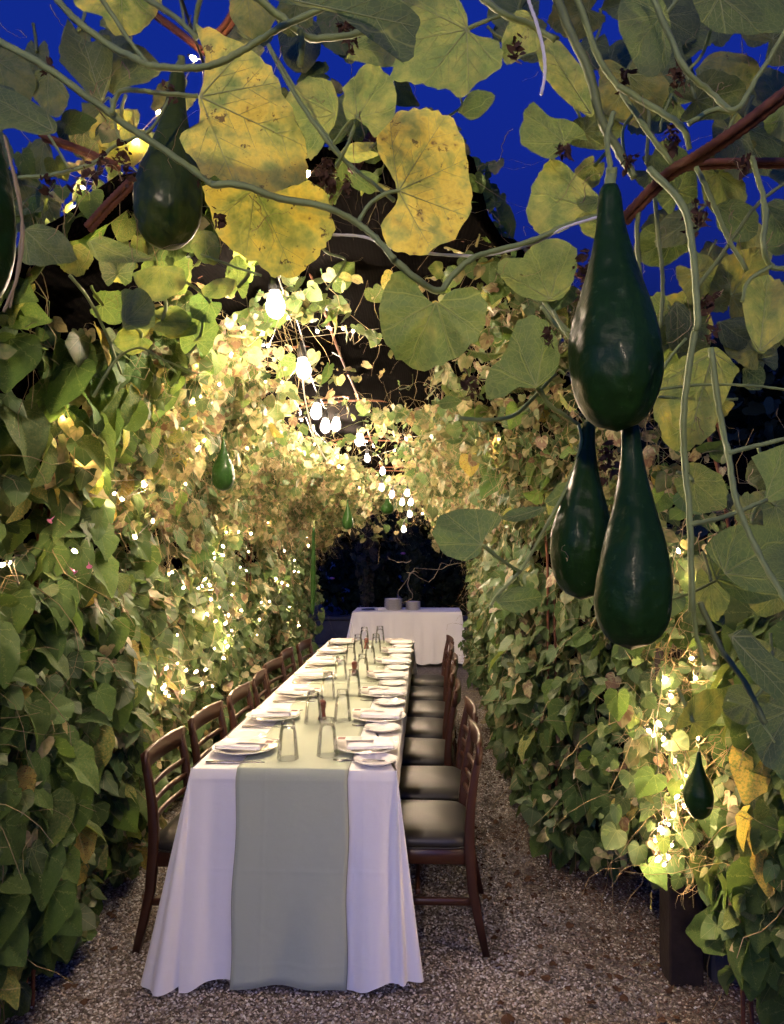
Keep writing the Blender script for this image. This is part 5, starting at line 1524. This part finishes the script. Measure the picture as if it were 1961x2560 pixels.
def fine_tendrils(root, boxes, n, rad=(.0006, .0014), mat='twig', grav=.3, name='tendrils'):
    st = []; L_ = []
    off = np.array(root.location)
    for (x0, y0, x1, y1, D0, D1, w) in boxes:
        for _ in range(int(n * w)):
            st.append(np.array(P(random.uniform(x0, x1), random.uniform(y0, y1), random.uniform(D0, D1))) - off); L_.append(random.uniform(.04, .16))
    st = np.array(st); k = len(st)
    tangle(name, st, rng.normal(0, 1, (k, 3)), np.array(L_), rng.uniform(*rad, k), M[mat], root, grav, 10, .42)
fine_tendrils(left_vine, [(0, 0, 980, 620, 1.1, 1.5, .45), (200, 520, 980, 800, 1.6, 2.3, .35), (1000, 550, 1480, 1500, 1.2, 1.5, .2)], 90)
fine_tendrils(right_vine, [(1280, 0, 1961, 620, 1.2, 1.7, .6), (1600, 620, 1961, 1400, 1.2, 1.7, .4)], 70)

def withered(root, pts, D, size):
    """crumpled dead flowers and leaves"""
    off = np.array(root.location)
    for i, (x, y) in enumerate(pts):
        rg = np.random.default_rng(i + int(x))
        n = 16
        pos = np.array([P(x, y, D)] * n) - off + rg.normal(0, size * .33, (n, 3)) * np.array([.7, .7, 1.3])
        me_pos = pos
        o = link('withered_flower', leaves_mesh('withered_flower', me_pos, rg.normal(0, 1, (n, 3)), rg.normal(0, 1, (n, 3)) + np.array([0, 0, -.8]), np.full(n, size) * rg.uniform(.3, .75, n), np.tile([.6, 1.0, .5], (n, 1)), M['dried'], rg.uniform(.3, .9, n)), root)
withered(left_vine, [za(215, 300), za(740, 390), za(1500, 100), za(1510, 170), za(940, 930), za(1400, 770), za(1420, 800), za(210, 790), za(335, 790), za(395, 750), za(530, 660), za(535, 740), za(450, 680), zq(735, 60), zq(700, 350), zq(690, 365), zq(745, 400), zq(430, 370), zq(1175, 720), zq(1005, 820)], 1.2, .022)
withered(right_vine, [zb(730, 640), zb(1220, 310), zb(1235, 350), zb(540, 220), zb(990, 330), zb(1200, 600), zb(1210, 570), zb(1010, 690), zb(1310, 900), zb(1320, 950), zd(1350, 100), zd(1360, 240), zd(840, 40), zd(340, 460), zd(930, 760), zd(920, 800), zb(830, 1130), zb(820, 1180), zb(1500, 700)], 1.3, .028)

# twine and tube
def line_thing(name, label, cat, pts, D, wpx, mat):
    r_ = P(*pts[0], D[0]); k = len(pts)
    m = MB(); q = smooth_path([P(*p, D[0] + (D[1] - D[0]) * i / (k - 1)) - r_ for i, p in enumerate(pts)], 6)
    m.tube(q, [wpx / 2 / F * D[0] * (1 + .12 * math.sin(i * 2.3)) for i in range(len(q))], 7)
    tag(m.build(name, M[mat], None, True, r_), label, cat)
line_thing('twine', 'frayed white twine dangling against the blue sky', 'twine', B((580, -20), (595, 30), (620, 100), (650, 220), (655, 320), (640, 405)), (1.15, 1.15), 9, 'white_plastic')
line_thing('drip_tube', 'thin pale tube strung below the yellow leaf to the big gourd', 'tube', [za(1420, 1005), za(1560, 1015), zb(0, 1060), zb(130, 1082), zb(300, 1095), zb(420, 1090), zb(600, 1045), zb(740, 975), zb(880, 930)], (1.3, 1.2), 7, 'white_plastic')
line_thing('dry_root', 'pale dry root hanging beside the gourd at the picture edge', 'root', G((10, 290), (35, 400), (50, 500), (38, 590), (20, 640), (8, 668)), (1.0, 1.0), 8, 'twig')
line_thing('dry_root', 'second pale dry root twisting close to the picture edge', 'root', G((14, 310), (45, 430), (42, 540), (30, 620), (22, 660)), (1.02, 1.02), 5, 'twig')
line_thing('hanging_wire', 'long pale cord hanging from the second bulb down the vines', 'cord', G((655, 760), (648, 800), (655, 860), (672, 930), (690, 970), (700, 985)), (3.3, 4.6), 4, 'white_plastic')

# pink flowers in the left wall
for i, (x, y, lb) in enumerate(((118, 1105, 'highest small pink flower among the left-hand vine leaves'), (190, 1203, 'small pink flower lowest among the left-hand vine leaves'), (150, 1305 - 90, 'small pink flower between the other two in the left-hand vine'))):
    p = hit_surface(*zq(x, y), 0.12)
    m = MB(); m.lathe([(.001, 0), (.003, .015), (.006, .03), (.018, .036), (.016, .037), (.005, .031)], 10)
    o = m.build('vine_flower', M['flower'], None, True, p); o.rotation_euler = (2.4, .4, i); o.scale = (.55, .55, .7); tag(o, lb, 'flower', 'pink flowers in the vine curtain')

# ================================================================== fallen leaves
n = 520
pos = np.column_stack([np.where(rng.random(n) < .72, rng.uniform(.25, 1.0, n), rng.uniform(-1.6, -1.15, n)), rng.uniform(2.3, 6.0, n), np.full(n, .014)])
nr = np.tile([0, 0, 1.0], (n, 1)) + rng.normal(0, .25, (n, 3)); tp = rng.normal(0, 1, (n, 3)); tp[:, 2] *= .1
o = link('fallen_leaves', leaves_mesh('fallen_leaves', pos, nr, tp, rng.uniform(.012, .032, n), np.column_stack([rng.uniform(.3, .9, n), rng.uniform(.85, 1, n), rng.uniform(0, .6, n)]), M['dried']))
o['kind'] = 'stuff'; o['label'] = 'dry brown leaves scattered over the gravel under the vines'
# leaf lying at the left front
ld = empty('ground_vine', P(*zq(40, 2130), 2.42)); tag(ld, 'low vine shoot with one dark leaf at the front gravel edge', 'vine')
outline_leaf(ld, G((18, 2120), (35, 2100), (62, 2108), (68, 2135), (60, 2168), (35, 2175), (18, 2155)), zq(40, 2103), 2.42, .05, .4, .1, 0, .3, .08, 7)
vine_stem(ld, G((40, 2103), (20, 2080), (-10, 2060)), 2.42, 5)

# ================================================================== beyond the tunnel
m = MB(); m.box((-1.0, 12.4, .2), (9.0, .35, .40), .02); m.box((-1.0, 12.4, .43), (9.1, .42, .055), .015)
tag(m.build('garden_wall', M['stone'], smooth=False), 'low dark stone garden wall behind the buffet table', 'wall')

def clump_plant(name, label, cat, c, rad, h, n, size, yel, flowers=0, group=None):
    root = empty(name, c); tag(root, label, cat, group)
    u = rng.normal(0, 1, (n, 3)); u /= np.linalg.norm(u, axis=1, keepdims=True)
    rr = rng.random(n) ** .45
    p = u * rr[:, None] * np.array([rad, rad, h / 2]) * (1 + .25 * np.sin(u[:, :1] * 5 + u[:, 2:3] * 7)); p[:, 2] += h / 2
    p[:, 2] = np.abs(p[:, 2]) + .02
    o = link('foliage', leaves_mesh('foliage', p, u + rng.normal(0, .5, (n, 3)), rng.normal(0, .6, (n, 3)) + np.array([0, 0, -.7]), rng.uniform(.6, 1.3, n) * size, np.column_stack([rng.uniform(.1, .8, n), np.clip(rng.normal(yel, .1, n), 0, 1), rng.uniform(0, .4, n)]), M['shaded_leaf']), root)
    o['kind'] = 'stuff'
    for k in range(5):
        m = MB(); a = random.uniform(0, 6.28); m.tube(smooth_path([(0.03 * math.cos(a), .03 * math.sin(a), 0), (rad * .3 * math.cos(a), rad * .3 * math.sin(a), h * .4), (rad * .5 * math.cos(a + .4), rad * .5 * math.sin(a + .4), h * .8)], 4), .012, 6); m.build('stem', M['bark'], root)
    for k in range(flowers):
        a = random.uniform(3.6, 5.8); m = MB(); q = Vector((rad * .9 * math.cos(a), rad * .9 * math.sin(a), random.uniform(.4, .85) * h))
        m.lathe([(.002, 0), (.03, .012), (.05, .03), (.035, .045), (.002, .05)], 9, q); m.build('flower', M['flower'], root)
    return root
for i, (x, y, rd, h, fl, lb) in enumerate(((-2.6, 13.4, 1.0, 2.2, 6, 'dark flowering shrub left of the buffet table'), (-1.1, 13.6, .9, 1.9, 4, 'dark shrub with a few pink flowers behind the tall plate stack'), (.4, 13.7, .9, 2.0, 0, 'dark shrub behind the bare end of the buffet'), (1.6, 13.5, 1.0, 2.4, 2, 'dark shrub beyond the right-hand vine curtain'), (-4.6, 13.2, 1.3, 2.6, 0, 'broad dark shrub far out behind the left-hand vines'))):
    clump_plant('shrub', lb, 'shrub', (x, y, 0), rd, h, 1500, .11, .05, fl, 'dark shrubs beyond the tunnel')

def hung_post(x, y, label, h=2.6, dry=.5):
    root = empty('vine_clad_post', (x, y, 0)); tag(root, label, 'post')
    m = MB(); m.tube([(0, 0, 0), (.01, 0, h * .5), (0, 0, h)], .035, 8); m.build('post', M['post'], root)
    n = 420
    z = rng.uniform(.75, h, n); a = rng.uniform(0, 6.28, n); r = rng.uniform(.02, .17, n) * (1 + .5 * np.sin(z * 6 + x))
    p = np.column_stack([r * np.cos(a), r * np.sin(a), z])
    o = link('foliage', leaves_mesh('foliage', p, np.column_stack([np.cos(a), np.sin(a) - .5, 0 * a]) + rng.normal(0, .4, (n, 3)), rng.normal(0, .3, (n, 3)) + np.array([0, 0, -1.]), rng.uniform(.05, .14, n), np.column_stack([rng.uniform(.2, .7, n), np.clip(rng.normal(dry, .2, n), 0, 1), rng.uniform(0, .5, n)]), M['shaded_leaf']), root); o['kind'] = 'stuff'
hung_post(P(917, 1400, 12.0).x, 12.0, 'post hung with dry leaves behind the tray end of the buffet', 2.5, .62)
hung_post(P(1037, 1400, 12.0).x, 12.0, 'post wrapped in dull green leaves behind the shorter plate stack', 2.6, .15)

def tree(c, h, rad, n, label, leaf=.30):
    root = empty('tree', c); tag(root, label, 'tree', 'dark trees around the garden')
    m = MB(); m.tube(smooth_path([(0, 0, 0), (.1, 0, h * .25), (0, .1, h * .5), (.1, 0, h * .8)], 5), [.22 - .19 * k / 15 for k in range(16)], 9); tr = m.build('trunk', M['bark'], root)
    for k in range(6):
        a = k * 1.05 + random.uniform(0, .5); z0 = h * random.uniform(.3, .6)
        m = MB(); m.tube(smooth_path([(0, 0, z0), (rad * .4 * math.cos(a), rad * .4 * math.sin(a), z0 + h * .14), (rad * .75 * math.cos(a), rad * .75 * math.sin(a), z0 + h * .22)], 4), [.08, .075, .07, .06, .05, .045, .04, .03, .02], 6); m.build('limb', M['bark'], tr)
    k = 26
    cc = rng.normal(0, 1, (k, 3)); cc /= np.linalg.norm(cc, axis=1, keepdims=True); cc *= (rng.random((k, 1)) ** .4) * np.array([rad, rad, h * .38]); cc[:, 2] += h * .58
    ci = rng.integers(0, k, n)
    p = cc[ci] + rng.normal(0, 1, (n, 3)) * rad * .20
    p[:, 2] = np.maximum(p[:, 2], .3)
    o = link('crown', leaves_mesh('crown', p, rng.normal(0, 1, (n, 3)), rng.normal(0, 1, (n, 3)) + np.array([0, 0, -.6]), rng.uniform(.6, 1.3, n) * leaf, np.column_stack([rng.uniform(.1, .7, n), rng.uniform(0, .2, n), rng.uniform(0, .4, n)]), M['shaded_leaf']), root)
TREES = [(-7.5, 15.5, 6.0, 2.6, 'dark tree far behind the left-hand vine curtain'), (-4.0, 16.5, 5.4, 2.4, 'dark tree behind the flowering shrub'), (-0.9, 17.0, 5.0, 2.4, 'dark tree straight behind the buffet table'), (2.0, 16.5, 5.2, 2.4, 'dark tree behind the right-hand end of the buffet'),
         (5.0, 14.0, 5.2, 2.2, 'dark tree showing between the hanging stems at the right edge'), (8.5, 13.0, 5.5, 2.6, 'dark tree farthest out beyond the right-hand vines'), (-10.5, 12.0, 6.5, 3.0, 'dark tree farthest out beyond the left-hand vines')]
for (x, y, h, rd, lb) in TREES: tree((x, y, 0), h, rd, 2600, lb)
